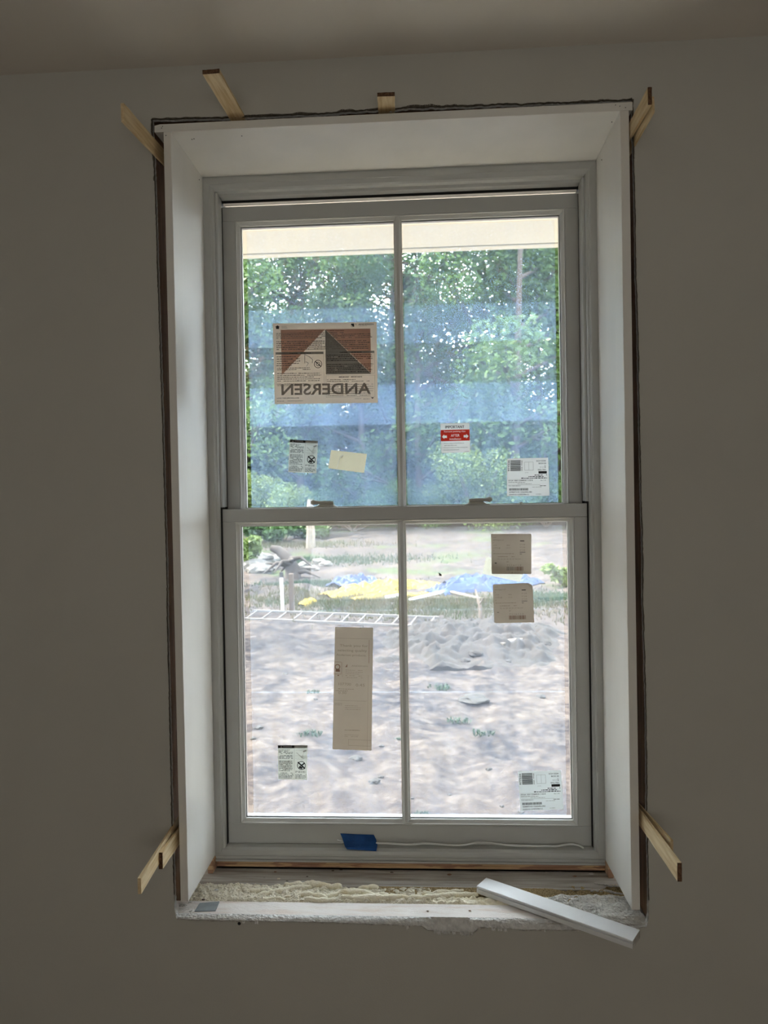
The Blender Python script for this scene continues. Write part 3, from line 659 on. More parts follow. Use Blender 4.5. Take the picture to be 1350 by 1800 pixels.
t.text('ink_big', 'ANDERSEN', 0.068, 0.108, 0.0315, 0.249, mirror=True, lay=5, bold=0.022)
t.text('ink', 'LOVE THE LIFE YOU LIVE', 0.022, 0.066, 0.0030, 0.062, lay=4, bold=0.012); t.lines('ink_faint', 0.022, 0.28, 0.028, 0.050, 1, 10, 3, 0.3)
t.text('ink_grey', 'MADE IN', 0.78, 0.050, 0.0022, 0.018); t.lines('ink_grey', 0.86, 0.925, 0.042, 0.062, 1, 11, 3, 0.3)
t.poly('ink', [(0.935,0.068),(0.962,0.068),(0.960,0.060),(0.948,0.050),(0.944,0.060)], 3)
t.finish({'ink_salmon': 'salmon_panel', 'ink_panel': 'grey_panel', 'paper_sheet': 'logo_cutout'})

def warning(corners, y, paper, label, ghost=False):
    t = Sticker('warning_sticker', corners, y, paper, label, group='small printed warning stickers', round_=0.0006)
    t.rect('ink', 0.0, 0.915, 0.555, 1.0); t.rect('ink_mid', 0.555, 0.915, 1.0, 1.0)
    t.poly('ink_white', [(0.08,0.935),(0.15,0.935),(0.115,0.985)], 2); t.text('ink_white', 'WARNING', 0.17, 0.940, 0.0036, 0.024, lay=2, bold=0.02)
    t.text('ink_white', 'PRECAUCIÓN', 0.60, 0.942, 0.0030, 0.022, lay=2); t.rect('ink_grey', 0.552, 0.0, 0.560, 0.915)
    t.lines('ink', 0.03, 0.52, 0.74, 0.885, 4, 21, 2, 0.42); t.lines('ink', 0.03, 0.52, 0.60, 0.715, 3, 22, 2, 0.42)
    t.lines('ink', 0.03, 0.50, 0.24, 0.56, 9, 23, 2, 0.42); t.lines('ink', 0.03, 0.53, 0.03, 0.21, 5, 24, 2, 0.42)
    t.lines('ink_mid', 0.59, 0.98, 0.57, 0.72, 4, 27, 2, 0.25, 0.5)
    for (a, b, c, d) in ((0.60,0.86,0.95,0.86),(0.62,0.66,0.95,0.84),(0.78,0.62,0.92,0.86),(0.62,0.78,0.86,0.60)):
        t.poly('ink_mid', [(a,b),(a+0.02,b+0.012),(c+0.02,d+0.012),(c,d)], 2)
    t.poly('ink_grey', [(0.84,0.83),(0.97,0.87),(0.95,0.82),(0.86,0.80)], 2)
    t.ring('ink', 0.80, 0.415, 0.0118, 0.15, 3)
    t.poly('ink', [(0.66,0.50),(0.69,0.53),(0.94,0.34),(0.91,0.31)], 4)
    t.poly('ink', [(0.70,0.34),(0.82,0.31),(0.84,0.37),(0.74,0.41)], 3); t.poly('ink', [(0.74,0.39),(0.80,0.44),(0.90,0.51),(0.93,0.47),(0.84,0.42)], 3)
    t.lines('ink', 0.59, 0.95, 0.20, 0.26, 2, 25, 2, 0.42); t.lines('ink', 0.59, 0.97, 0.03, 0.17, 4, 26, 2, 0.42)
    if ghost: t.ring('ink_mid', 0.30, 0.42, 0.0118, 0.15, 3)
    t.finish({'ink_mid': 'grey_print'}); return t
warning([(509.5,772.5),(559,775),(556,832),(506.5,830)], YU, M['paper_grey'], 'small black-topped warning sticker on the upper left pane below the mirrored sheet')
warning([(488.5,1310),(540.5,1310),(540,1371),(489,1370)], YL, M['paper_grey'], 'small black-topped warning sticker low on the lower left pane', True)
# 3. blank cream label
t = Sticker('blank_label', [(582,791),(645,798),(640,831.5),(577,823)], YU, M['paper_cream'], 'blank cream paper label, slightly tilted, on the upper left pane', 'sticker', round_=0.001)
t.poly('ink_ghost' if False else 'paper_white', [(0.22,0.03),(0.235,0.03),(0.29,0.70),(0.27,0.70)]); t.poly('paper_white', [(0.27,0.70),(0.29,0.66),(0.36,0.80),(0.34,0.84)])
t.poly('ink_faint', [(0.30,0.62),(0.33,0.64),(0.36,0.78),(0.345,0.80)]); t.finish({'paper_white': 'crease', 'ink_faint': 'stain'})
# 4. important sticker
t = Sticker('notice_sticker', [(774,744.5),(825,743.5),(826.5,795),(776,796.5)], YU, M['paper_white'], 'small square sticker with a red band reading IMPORTANT on the upper right pane', 'sticker', round_=0.0006)
t.text('ink', 'IMPORTANT', 0.165, 0.83, 0.0075, 0.0515, bold=0.012)
holes = t.outlines('Remove packing clips', 0.12, 0.680, 0.0056, 0.058, 0.006)+t.outlines('AFTER', 0.35, 0.545, 0.0068, 0.0235, 0.012)+t.outlines('installation', 0.30, 0.435, 0.0056, 0.031, 0.006)
for s_ in (1, -1):
    f = lambda a: a if s_ > 0 else 1-a
    holes.append([(f(a), b) for a, b in ((0.04,0.55),(0.12,0.63),(0.12,0.59),(0.21,0.59),(0.21,0.51),(0.12,0.51),(0.12,0.47))])
t.panel_with_holes('ink_red', (0, 0.40, 1, 0.78), holes)
t.text('ink', '1. Wait for sealant to bond firmly on', 0.05, 0.30, 0.0030, 0.058); t.text('ink', 'each side of the unit.', 0.11, 0.235, 0.0030, 0.034)
t.text('ink', '2. Remove screws and slide packing clips.', 0.05, 0.155, 0.0030, 0.069); t.text('ink', '3. Re-install screws and covers.', 0.05, 0.085, 0.0030, 0.045)
t.rect('ink_mid', 0.80, 0.028, 0.97, 0.040); t.finish({'ink_red': 'red_band'})
# 5, 9. white order labels
def order_label(corners, y, paper, label, end):
    t = Sticker('order_label', corners, y, paper, label, group='printed white order labels', round_=0.002)
    r = random.Random(5)
    v = 0.665
    for i in range(15):
        h_ = 0.006+0.012*r.random(); t.rect('ink', 0.08, v, 0.33, v+h_); v += h_+0.006
    t.text('ink', '977226', 0.062, 0.66, 0.0050, 0.030, rot=1, bold=0.02)
    t.lines('ink_grey', 0.345, 0.375, 0.66, 0.94, 12, 41, 2, 0.6); t.frame('ink_mid', 0.42, 0.675, 0.635, 0.90, 0.006); t.rect('ink_mid', 0.525, 0.675, 0.530, 0.90)
    t.text('ink_grey', 'ext view', 0.43, 0.610, 0.0018)
    t.text('ink', 'SCH 5534', 0.71, 0.900, 0.0042, 0.0255, bold=0.012); t.text('ink', 'BOX 34', 0.765, 0.835, 0.0042, 0.0200, bold=0.012)
    t.text('ink', 'W', 0.90, 0.785, 0.0025); t.text('ink', '1 1 / 8', 0.80, 0.735, 0.0040, 0.0150, bold=0.01); t.text('ink', 'SEQ 75D', 0.74, 0.665, 0.0042, 0.0220, bold=0.012)
    t.rect('ink', 0.755, 0.585, 0.955, 0.650)
    for i, w_ in enumerate((0.30, 0.45, 0.62)): t.lines('ink', 0.96-w_, 0.96, 0.535-0.040*i-0.005, 0.567-0.040*i, 1, 50+i, 2, 0.55)
    t.text('ink', '12 S.A. 3251 COMPOS 1 1/2 A', 0.035, 0.395, 0.0030, 0.0650, bold=0.006); t.text('ink', 'No 1 M', 0.80, 0.395, 0.0028, 0.0140)
    t.lines('ink_grey', 0.035, 0.45, 0.345, 0.375, 1, 60, 2, 0.5); t.lines('ink_grey', 0.25, 0.60, 0.310, 0.335, 1, 61, 2, 0.4)
    t.rect('ink_grey', 0.03, 0.290, 0.80, 0.295); t.rect('ink_grey', 0.03, 0.435, 0.62, 0.439)
    t.text('ink', 'TOX 0000180A011', 0.03, 0.255, 0.0026, 0.0330); t.lines('ink', 0.78, 0.96, 0.252, 0.280, 1, 62, 2, 0.5); t.lines('ink_grey', 0.60, 0.82, 0.222, 0.245, 1, 63, 2, 0.4)
    u = 0.05; r = random.Random(8)
    while u < 0.50:
        w_ = 0.004+0.012*r.random(); t.rect('ink', u, 0.145, u+w_, 0.205); u += w_+0.006
    t.text('ink', '0398473101122624GL3'+end, 0.055, 0.085, 0.0040, 0.0600, bold=0.015); t.text('ink', 'DWE1011278929861U', 0.055, 0.020, 0.0036, 0.0520, bold=0.015)
    t.lines('ink_grey', 0.68, 0.82, 0.035, 0.060, 1, 64, 2, 0.4)
    t.finish({})
order_label([(891.5,806),(963.5,804.5),(966,871.5),(891,872)], YU, M['paper_white'], 'white order label with barcodes at the lower corner of the upper right pane', 'B1')
order_label([(910.5,1356),(986,1354),(991,1422.5),(915,1425.5)], YL, M['paper_blue'], 'pale blue-white order label with barcodes at the bottom right of the lower sash', 'A2')
# 6. beige labels on lower right pane
t = Sticker('translucent_label', [(855,978),(925,996),(914,1023),(848,1009)], YL-0.0004+0.0240, M['paper_ghost'], 'pale see-through label tilted behind the upper beige label on the lower right pane', 'sticker', round_=0.0006); t.finish({})
def beige_label(corners, label, strong, curl):
    shape = None
    if curl:
        shape = [(0.03,0.0),(1.0,0.0),(1.0,0.90),(0.975,0.955),(0.90,0.995),(0.80,1.0),(0.03,0.985),(0.0,0.96),(0.0,0.03)]
    t = Sticker('barcode_label', corners, YL, M['paper_beige'], label, group='beige square barcode labels', round_=0.0025, shape=shape)
    k1 = 'ink_faint'
    t.text(k1, 'LOC', 0.05, 0.895, 0.0036, 0.009); t.text(k1, '97726117', 0.05, 0.825, 0.0040, 0.028, bold=0.01); t.text(k1, 'P', 0.05, 0.765, 0.003)
    t.text(k1, 'JOB', 0.05, 0.695, 0.0036, 0.010); t.text(k1, '17718', 0.05, 0.625, 0.0042, 0.018); t.text(k1, '406', 0.38, 0.70, 0.0036, 0.009); t.text(k1, '17-7', 0.38, 0.63, 0.0036, 0.010); t.text(k1, 'D', 0.05, 0.565, 0.003)
    t.lines(k1, 0.05, 0.58, 0.49, 0.53, 1, 70, 2, 0.35); t.lines(k1, 0.05, 0.60, 0.415, 0.455, 1, 71, 2, 0.4); t.text(k1, '72 16 20 30 35 37 ROW', 0.15, 0.355, 0.0036, 0.062)
    t.text(k1, '87', 0.38, 0.285, 0.004); t.text(k1, '7116113', 0.38, 0.205, 0.0036, 0.038)
    for v_ in (0.72, 0.65, 0.58): t.text(k1, '37 5/8', 0.71, v_, 0.0034, 0.014)
    t.rect('ink', 0.72, 0.815, 0.825, 0.835); t.rect('ink_grey', 0.71, 0.535, 0.85, 0.555); t.rect('ink_grey', 0.71, 0.490, 0.76, 0.510); t.rect('ink' if strong else 'ink_grey', 0.08, 0.262, 0.13, 0.282)
    u = 0.38; r = random.Random(12)
    while u < 0.79:
        w_ = 0.008+0.016*r.random(); t.rect('ink_grey' if (u < 0.58 and strong) else 'ink_brown', u, 0.085, u+w_, 0.185); u += w_+0.008+0.006*r.random()
    if strong: t.text('ink_grey', '7 28 2024 17:21:41', 0.42, 0.018, 0.0042, 0.056)
    t.finish({'ink_brown': 'barcode'}); return t
beige_label([(863,938.5),(934,938.5),(934,1009),(864.5,1009)], 'upper beige square barcode label on the lower right pane', True, False)
bl = beige_label([(866,1026),(936,1024.5),(939,1094),(869,1095.5)], 'lower beige square barcode label with one peeling corner', False, True)
mb = MB(); mb.add([bl.P(0.80,1.0,8), bl.P(0.90,0.995,9), bl.P(0.975,0.955,9), bl.P(1.0,0.90,8), bl.P(1.0,0.79,2), bl.P(0.94,0.88,3), bl.P(0.86,0.96,3)], [(0,1,6),(1,2,5,6),(2,3,4,5)])
mb.build('peeling_corner', M['paper_beige'], bl.root)
# 7. tall beige label
t = Sticker('tall_label', [(589,1102),(656,1103.5),(653,1319.5),(584.5,1317)], YL, M['paper_beige'], 'tall narrow beige label with faint print on the lower left pane', 'sticker', round_=0.0022)
k1 = 'ink_faint'
t.text(k1, 'Thank you for', 0.135, 0.835, 0.0085, 0.077, bold=0.006); t.text(k1, 'selecting quality', 0.08, 0.796, 0.0085, 0.080, bold=0.006); t.text(k1, 'Andersen products.', 0.05, 0.760, 0.0075, 0.082, bold=0.006)
t.rect('ink_brown', 0.895, 0.71, 0.905, 0.90); t.rect(k1, 0.0, 0.908, 1.0, 0.910)
t.frame('ink_brown', 0.0, 0.615, 0.19, 0.715, 0.008); t.ring('ink_brown', 0.085, 0.675, 0.0075, 0.30, 3); t.rect('ink_brown', 0.04, 0.635, 0.15, 0.655); t.lines('ink_brown', 0.02, 0.16, 0.598, 0.612, 1, 80, 2, 0.6)
t.rect(k1, 0.215, 0.59, 0.221, 0.715); t.poly('ink_brown', [(0.29,0.675),(0.34,0.675),(0.34,0.70)]); t.text(k1, 'ANDERSEN', 0.45, 0.680, 0.0040, 0.044)
t.lines(k1, 0.30, 0.75, 0.585, 0.66, 5, 81, 2, 0.22); t.text(k1, '107700', 0.12, 0.525, 0.0070, 0.034); t.text(k1, '0.45', 0.57, 0.520, 0.0075, 0.024)
t.lines(k1, 0.05, 0.62, 0.49, 0.505, 1, 82, 2, 0.3); t.lines(k1, 0.05, 0.38, 0.475, 0.488, 1, 83, 2, 0.4); t.text(k1, '0.30', 0.12, 0.455, 0.0065, 0.022)
t.rect(k1, 0.0, 0.400, 0.86, 0.402); t.lines(k1, 0.03, 0.24, 0.36, 0.385, 2, 84, 2, 0.3); t.lines(k1, 0.30, 0.72, 0.325, 0.37, 3, 85, 2, 0.2)
t.lines(k1, 0.30, 0.70, 0.155, 0.17, 1, 86, 2, 0.35); t.lines(k1, 0.30, 0.70, 0.105, 0.13, 2, 87, 2, 0.25); t.frame(k1, 0.40, 0.035, 1.0, 0.085, 0.007)
t.rect(k1, 0.885, 0.0, 0.891, 0.615); t.rect('ink', 0.655, 0.993, 0.68, 1.0, 3)
t.finish({'ink_brown': 'brown_print'})

# small dark fly on the lower right pane
p = at(773.5, 1009.5, 1, YL-0.0015)
fly = empty('fly', p); tag(fly, 'tiny dark fly sitting on the lower right pane', 'insect')
mb = MB(); mb.tube([p+Vector((-0.003,0,0.004)), p+Vector((-0.001,-0.001,0.001)), p+Vector((0.002,-0.001,-0.002)), p+Vector((0.0035,0,-0.004))], [0.0008,0.0024,0.0026,0.001], 8); mb.build('body', M['gasket'], fly)
mb = MB(); mb.add([p+Vector((0,-0.002,0.001)), p+Vector((0.004,-0.002,0.001)), p+Vector((0.003,-0.002,-0.004))], [(0,1,2)]); mb.add([p+Vector((-0.001,-0.002,0)), p+Vector((-0.004,-0.002,-0.003)), p+Vector((0,-0.002,-0.005))], [(0,1,2)]); mb.build('wing', M['ink_grey'], fly)

# ------------------------------------------------------------------ blue tape and loose wire
def tape():
    yt = D-0.0035
    cs = [(598,1465),(627,1467),(657,1467.5),(663,1481),(662,1496),(636,1494.5),(609,1493),(604,1484)]
    ys = [D+0.023, D+0.0235, D+0.0235, D+0.008, D-0.0025, D-0.0030, D-0.0030, D+0.006]
    mb = MB(); rows = [(598,1465,627,1466.5,657,1467.5),(602,1474,631,1475,661,1475),(605,1484,633,1485.5,663.5,1486),(607,1489,635,1490,662.5,1491),(610,1493,636,1494.5,661.5,1496.5)]
    yy = [D+0.0235, D+0.0225, D+0.010, D+0.000, D-0.0025]
    vs = []
    for r_, y in zip(rows, yy):
        for j in range(3): vs.append(at(r_[2*j], r_[2*j+1], 1, y-0.001*((j+1) % 2)))
    fs = [(i*3+j, i*3+j+1, (i+1)*3+j+1, (i+1)*3+j) for i in range(4) for j in range(2)]
    mb.add(vs, fs, 0, True); o = mb.build('painters_tape', M['tape'])
    sm = o.modifiers.new('solid', 'SOLIDIFY'); sm.thickness = 0.0004; sm.offset = 1
    rebase(o); tag(o, 'short piece of blue painters tape on the bottom window rail', 'tape')
tape()
wp = [(661,1482),(690,1483),(720,1484.5),(745,1482.5),(770,1484),(800,1486),(818,1485),(834,1481.5),(850,1481),(870,1483),(900,1486),(930,1487),(960,1487),(978,1487.5),(992,1485),(1005,1484),(1018,1486.5),(1025,1491)]
def wy(i): return D+0.0170-0.0035*(1+math.sin(i*1.3))*0.5
pts = [at(a, b, 1, wy(i)) for i, (a, b) in enumerate(wp)]
fine = []
for i in range(len(pts)-1):
    p0, p1, p2, p3 = pts[max(i-1,0)], pts[i], pts[i+1], pts[min(i+2,len(pts)-1)]
    for j in range(4):
        tt = j/4; fine.append(0.5*((2*p1)+(-p0+p2)*tt+(2*p0-5*p1+4*p2-p3)*tt*tt+(-p0+3*p1-3*p2+p3)*tt**3))
fine.append(pts[-1])
cab = empty('sensor_wire', pts[0]); tag(cab, 'thin pale wire lying loose along the bottom window rail', 'wire')
mb = MB(); mb.tube(fine, 0.0027, 8); mb.build('wire', M['wire'], cab)
mb = MB(); q = [at(a, b, 1, D+0.0185) for a, b in ((608,1480),(602,1478.5),(597,1478),(593,1476.5))]; mb.tube(q, 0.0016, 6)
q = [at(a, b, 1, D+0.0185) for a, b in ((608,1481),(601,1481.5),(595,1481.5))]; mb.tube(q, 0.0012, 6); mb.build('frayed_end', M['wire'], cab)

# ------------------------------------------------------------------ shims
def shim(name_label, tip_px, tip_y, root_px, wide, thin, axis, thin_axis_dir, dark=True, tilt=0.0, back=0.10):
    """tip centre pixel at depth tip_y, where it leaves the wall at root_px (y=0); wide along z (side gap) or x (top gap)"""
    tip = at(*tip_px, 1, tip_y); root = at(*root_px, 1, 0.0); d = (root-tip).normalized(); end = tip+d*((root-tip).length+back)
    W_ = Vector((0,0,1)) if axis == 'z' else Vector((1,0,0))
    W_ = (W_-d*W_.dot(d)).normalized(); T_ = W_.cross(d).normalized()
    if tilt: W_ = Matrix.Rotation(tilt, 3, d) @ W_; T_ = W_.cross(d).normalized()
    ro = empty('wooden_shim', tip); tag(ro, name_label, 'shim', 'wooden shims wedged around the window')
    n = 10; rings = []
    L = (end-tip).length
    for i in range(n+1):
        u = i/n; p = tip.lerp(end, u); th = thin*(1-0.72*u)/2; w = wide/2*(1+0.02*math.sin(i*2.1))
        rings.append([p-W_*w-T_*th, p+W_*w-T_*th, p+W_*w+T_*th, p-W_*w+T_*th])
    # local frame so that the grain runs along the stick
    rot = Matrix((W_, d, T_)).transposed(); inv = rot.inverted()
    mb = MB(); vs = [inv @ (v-tip) for r in rings for v in r]
    fs = [(i*4+k, i*4+(k+1)%4, (i+1)*4+(k+1)%4, (i+1)*4+k) for i in range(n) for k in range(4)]+[(n*4+3, n*4+2, n*4+1, n*4)]
    mb.add(vs, fs); o = mb.build('shaft', M['shim'], None); o.parent = ro
    mb = MB(); e = 0.0012
    c = [inv @ (v-tip) for v in rings[0]]
    k_ = 6; top = []; mbv = []
    for j in range(k_+1):
        a = c[0].lerp(c[1], j/k_); b = c[3].lerp(c[2], j/k_); oy = -0.0006-0.0012*RND.random()
        mbv += [a+Vector((0,0.0004,0)), b+Vector((0,0.0004,0)), a+Vector((0,oy,0)), b+Vector((0,oy,0))]
    f2 = []
    for j in range(k_):
        q = 4*j; f2 += [(q+2,q+6,q+7,q+3),(q,q+4,q+6,q+2),(q+1,q+3,q+7,q+5)]
    f2 += [(0,2,3,1),(4*k_,4*k_+1,4*k_+3,4*k_+2)]
    mb.add(mbv, f2); o2 = mb.build('end_grain', M['shimend'] if dark else M['shim'], None); o2.parent = ro
    if dark: o2['label'] = 'dark brown cut end'
    ro.rotation_mode = 'QUATERNION'; ro.rotation_quaternion = rot.to_quaternion(); ro.location = tip
    return ro
shim('pine shim sticking out left of the top left corner of the window', (215.8,198), -0.175, (274,262), 0.038, 0.0070, 'z', 1, dark=False)
shim('longer pine shim leaning up and left above the head board', (371,126), -0.170, (415,203), 0.0365, 0.0085, 'x', 1)
shim('short stubby pine shim above the middle of the head board', (678.5,166), -0.065, (679.5,190), 0.0385, 0.0078, 'x', 1)
shim('pine shim with dark end at the top right corner, front one of the pair', (1142.3,169), -0.130, (1109,228), 0.036, 0.0080, 'z', 1)
shim('pine shim peeping out behind its twin at the top right corner', (1148,184), -0.122, (1116,243), 0.034, 0.0050, 'z', 1, dark=False)
shim('short pine shim with dark end at the bottom left, in front of the longer one', (282.5,1513), -0.098, (309.5,1476), 0.0370, 0.0088, 'z', 1)
shim('long pine shim pointing down left from the bottom left corner', (245.5,1557), -0.215, (302,1466), 0.0330, 0.0070, 'z', 1, dark=False)
shim('long pine shim with dark end pointing down right from the bottom right corner', (1194.5,1533), -0.225, (1128.5,1441), 0.0370, 0.0085, 'z', 1)
shim('shorter pine shim half hidden behind the long one at the bottom right', (1180.5,1489), -0.128, (1136,1438), 0.0300, 0.0055, 'z', 1, dark=False)

# ------------------------------------------------------------------ sill: foam, compound, plate, offcut, debris
def heightfield(name, x0, x1, y0, y1, nx, ny, fn, m, parent=None, base=-0.060):
    vs = []
    for j in range(ny+1):
        for i in range(nx+1):
            x = x0+(x1-x0)*i/nx; y = y0+(y1-y0)*j/ny; vs.append((x, y, fn(x, y)))
    fs = [(j*(nx+1)+i, j*(nx+1)+i+1, (j+1)*(nx+1)+i+1, (j+1)*(nx+1)+i) for j in range(ny) for i in range(nx)]
    mb = MB(); mb.add(vs, fs, 0, True)
    # skirt
    ring = [i for i in range(nx+1)]+[j*(nx+1)+nx for j in range(1, ny+1)]+[ny*(nx+1)+i for i in range(nx-1,-1,-1)]+[j*(nx+1) for j in range(ny-1,0,-1)]
    b = len(mb.v)
    for r in ring: v = vs[r]; mb.v.append((v[0], v[1], base))
    n = len(ring)
    for i in range(n): mb.f.append((ring[i], b+i, b+(i+1)%n, ring[(i+1)%n])); mb.m.append(0); mb.sm.append(False)
    return mb.build(name, m, parent)
def nz(x, y, s, o=0): return noise.noise(Vector((x*s, y*s, o)))
def turb(x, y, s, o=0, oc=4):
    a = 0; amp = 1
    for k in range(oc): a += amp*abs(noise.noise(Vector((x*s, y*s, o+k*3.7)))); amp *= 0.5; s *= 2.05
    return a
foam = empty('spray_foam', (0, 0.11, SILL-0.02)); tag(foam, 'lumpy cream spray foam filling the gap along the window sill', 'foam')
def env(y, a, b, s=0.012): return max(0, min(1, (y-a)/s))*max(0, min(1, (b-y)/s))
def f_left(x, y):     # crumbly trimmed foam
    return SILL-0.006+env(y, 0.066, 0.156)*(0.005+0.010*turb(x, y, 38, 2))+0.003*nz(x, y, 200)-0.012*max(0, nz(x, y, 22, 5)-0.25)
o = heightfield('trimmed_foam', -0.5560, -0.262, 0.070, 0.156, 150, 48, f_left, M['foamdust'], foam); o['kind'] = 'stuff'; o['label'] = 'crumbly trimmed foam at the left'
def worm(mb, pts, rad, seed):
    """bulging foam bead along a path"""
    P = [Vector(p) for p in pts]; out = []; R = []
    n = 34
    for i in range(n+1):
        u = i/n*(len(P)-1); k = min(int(u), len(P)-2); q = P[k].lerp(P[k+1], u-k)
        w = 0.55+0.45*math.sin(math.pi*min(1, max(0, i/n)))**0.5
        q = q+Vector((0, 0.004*noise.noise(Vector((q.x*40, seed, 0))), 0.002*noise.noise(Vector((q.x*60, seed, 5)))))
        out.append(q); R.append(rad*w*(1+0.40*noise.noise(Vector((q.x*55, seed, 9)))+0.2*noise.noise(Vector((q.x*140, seed, 2)))))
    mb.tube(out, R, 14)
def foam_pt(px, py, z): return at(px, py, 2, z)
Z0 = SILL+0.001
worms = [([(455,1575),(490,1568),(520,1563),(548,1560)], 0.0085), ([(500,1556),(530,1558),(560,1556),(600,1560)], 0.0095), ([(440,1566),(470,1568),(500,1566)], 0.0070),
         ([(500,1578),(535,1572),(560,1575),(575,1580)], 0.0065), ([(570,1578),(600,1570),(635,1568),(660,1575)], 0.0080), ([(600,1578),(640,1580),(672,1578),(705,1577)], 0.0085),
         ([(630,1562),(650,1560),(665,1562)], 0.0065), ([(660,1572),(690,1577),(720,1579)], 0.0060), ([(536,1581),(560,1583),(590,1581)], 0.0050), ([(720,1579),(760,1577),(800,1574),(840,1572)], 0.0072), ([(740,1572),(775,1570),(815,1567)], 0.0065), ([(455,1583),(478,1579),(500,1582)], 0.0045)]
for i, (w, r_) in enumerate(worms):
    mb = MB(); worm(mb, [foam_pt(a, b, Z0) for a, b in w], r_*1.12, i*7.3); o = mb.build('foam_bead', M['foam'], foam)
def f_mid(x, y): return SILL-0.009+env(y, 0.068, 0.150)*(0.006+0.011*turb(x, y, 45, 8))+0.002*nz(x, y, 190)
o = heightfield('foam_bed', -0.262, 0.060, 0.071, 0.150, 170, 46, f_mid, M['foamdust'], foam); o['kind'] = 'stuff'
def f_mid2(x, y): return SILL-0.008+env(y, 0.066, 0.112)*(0.006+0.011*turb(x, y, 40, 9))+0.002*nz(x, y, 160)
o = heightfield('foam_bed', 0.060, 0.400, 0.071, 0.112, 170, 30, f_mid2, M['foam'], foam); o['kind'] = 'stuff'
def f_cut(x, y):
    e = min(1, max(0, (x+0.128)/0.04))*min(1, max(0, (0.44-x)/0.08))
    return SILL-0.012+e*(0.013*env(y, 0.098, 0.166, 0.02))+0.0014*nz(x, y, 330)+0.001*nz(x, y, 130)
o = heightfield('cut_foam_face', -0.120, 0.440, 0.104, 0.166, 260, 36, f_cut, M['foamcut'], foam); o['kind'] = 'stuff'; o['label'] = 'brown porous cut foam along the back'
def f_r(x, y): return SILL-0.010+0.022*turb(x, y, 24, 13)*env(y, 0.06, 0.19, 0.03)*min(1, max(0, (x-0.38)/0.03))
o = heightfield('torn_foam', 0.395, 0.5570, 0.072, 0.200, 110, 80, f_r, M['foamcut'], foam); o['kind'] = 'stuff'; o['label'] = 'torn brown foam in the right corner'
for w, r_ in (([(1038,1566),(1065,1566),(1095,1571)], 0.0030), ([(1045,1553),(1075,1557),(1100,1556)], 0.0026)):
    mb = MB(); worm(mb, [foam_pt(a, b, Z0+0.006) for a, b in w], r_, 3.3); mb.build('foam_string', M['mud'], foam)
mb = MB()
for i in range(7):      # curly foam shavings
    a = foam_pt(1003+i*11, 1584-i*3.5+4*RND.random(), Z0+0.004); r_ = 0.004+0.003*RND.random()
    mb.tube([a+Vector((r_*math.cos(k), 0.5*r_*math.sin(k), r_*math.sin(k)*0.8+0.001*k)) for k in [q*0.55 for q in range(9)]], 0.0011, 6)
mb.build('foam_curls', M['foamcut'], foam)['kind'] = 'stuff'
comp = empty('joint_compound', (0.45, 0.05, SILL)); tag(comp, 'crusty grey-white joint compound smeared in the bottom right corner of the sill', 'compound')
def f_m(x, y):
    e = min(1, max(0, (x-0.315-0.10*max(0, (0.06-y)/0.06))/0.06))*min(1, max(0, (0.560-x)/0.010))
    return SILL-0.004+e*(0.006+0.009*turb(x, y, 26, 21)+0.010*max(0, (y-0.055)/0.05))*max(0.15, min(1, (y-0.0)/0.02))*min(1, max(0, (0.116-y)/0.02))+0.0007*nz(x, y, 240)
o = heightfield('compound_crust', 0.300, 0.5560, 0.004, 0.116, 150, 66, f_m, M['mud'], comp, base=SILL-0.005); o['kind'] = 'stuff'
comp2 = empty('joint_compound', (-0.54, 0.03, SILL)); tag(comp2, 'small crumbly patch of compound in the bottom left corner of the sill', 'compound')
def f_m2(x, y): return SILL-0.003+0.005*turb(x, y, 50, 31)*min(1, max(0, (-0.492-x)/0.02))*env(y, 0.004, 0.075, 0.01)+0.0006*nz(x, y, 240)
o = heightfield('compound_crust', -0.5640, -0.485, 0.005, 0.070, 50, 42, f_m2, M['mud'], comp2, base=SILL-0.004); o['kind'] = 'stuff'
# metal plate
c = [at(*q, 2, SILL+0.0018) for q in ((351,1587),(386,1584.5),(379,1600.5),(342,1601.5))]
mb = MB(); mb.hexa([c[0], c[1], c[2], c[3]]+[p-Vector((0,0,0.0014)) for p in c])
o = mb.build('metal_plate', M['steel']); bv = o.modifiers.new('b', 'BEVEL'); bv.width = 0.0004; rebase(o)
tag(o, 'small grey metal plate lying flat at the left end of the sill', 'plate')
# white trim offcut with a groove along its edge
def offcut():
    zt = SILL+0.0205; th = 0.0180
    BL_, FL_, BR_, FR_ = [at(*q, 2, zt) for q in ((854.8,1542.7),(835.3,1557),(1123.8,1634.2),(1110,1653.5))]
    dl = ((BR_-BL_)+(FR_-FL_)).normalized(); dw = Vector((dl.y, -dl.x, 0)); 
    if dw.y > 0: dw = -dw
    L = ((BR_-BL_).length+(FR_-FL_).length)/2; w = 0.049
    org = BL_
    prof = [(0,0),(w-0.0015,0),(w,-0.0012),(w,-0.0040),(w-0.0035,-0.0048),(w-0.0035,-0.0065),(w+0.0005,-0.0072),(w+0.0005,-th+0.001),(w-0.0005,-th),(0.0008,-th),(0,-th+0.0008)]
    ro = empty('trim_offcut', org); tag(ro, 'white grooved trim offcut lying across the sill and overhanging the wall', 'offcut')
    n = len(prof); A = [org+dw*a+Vector((0,0,b)) for a, b in prof]; B = [p+dl*L for p in A]
    mb = MB(); mb.add(A+B, [(i,(i+1)%n,(i+1)%n+n,i+n) for i in range(n)]+[tuple(range(n))])
    mb.build('body', M['boardedge'], ro)
    mb = MB(); mb.add([p+dl*0.0002 for p in B]+[p-dl*0.002-Vector((0,0,0)) for p in B], [tuple(range(n))]); o = mb.build('sawn_end', M['mud'], ro); o['label'] = 'rough greyish sawn end'
offcut()
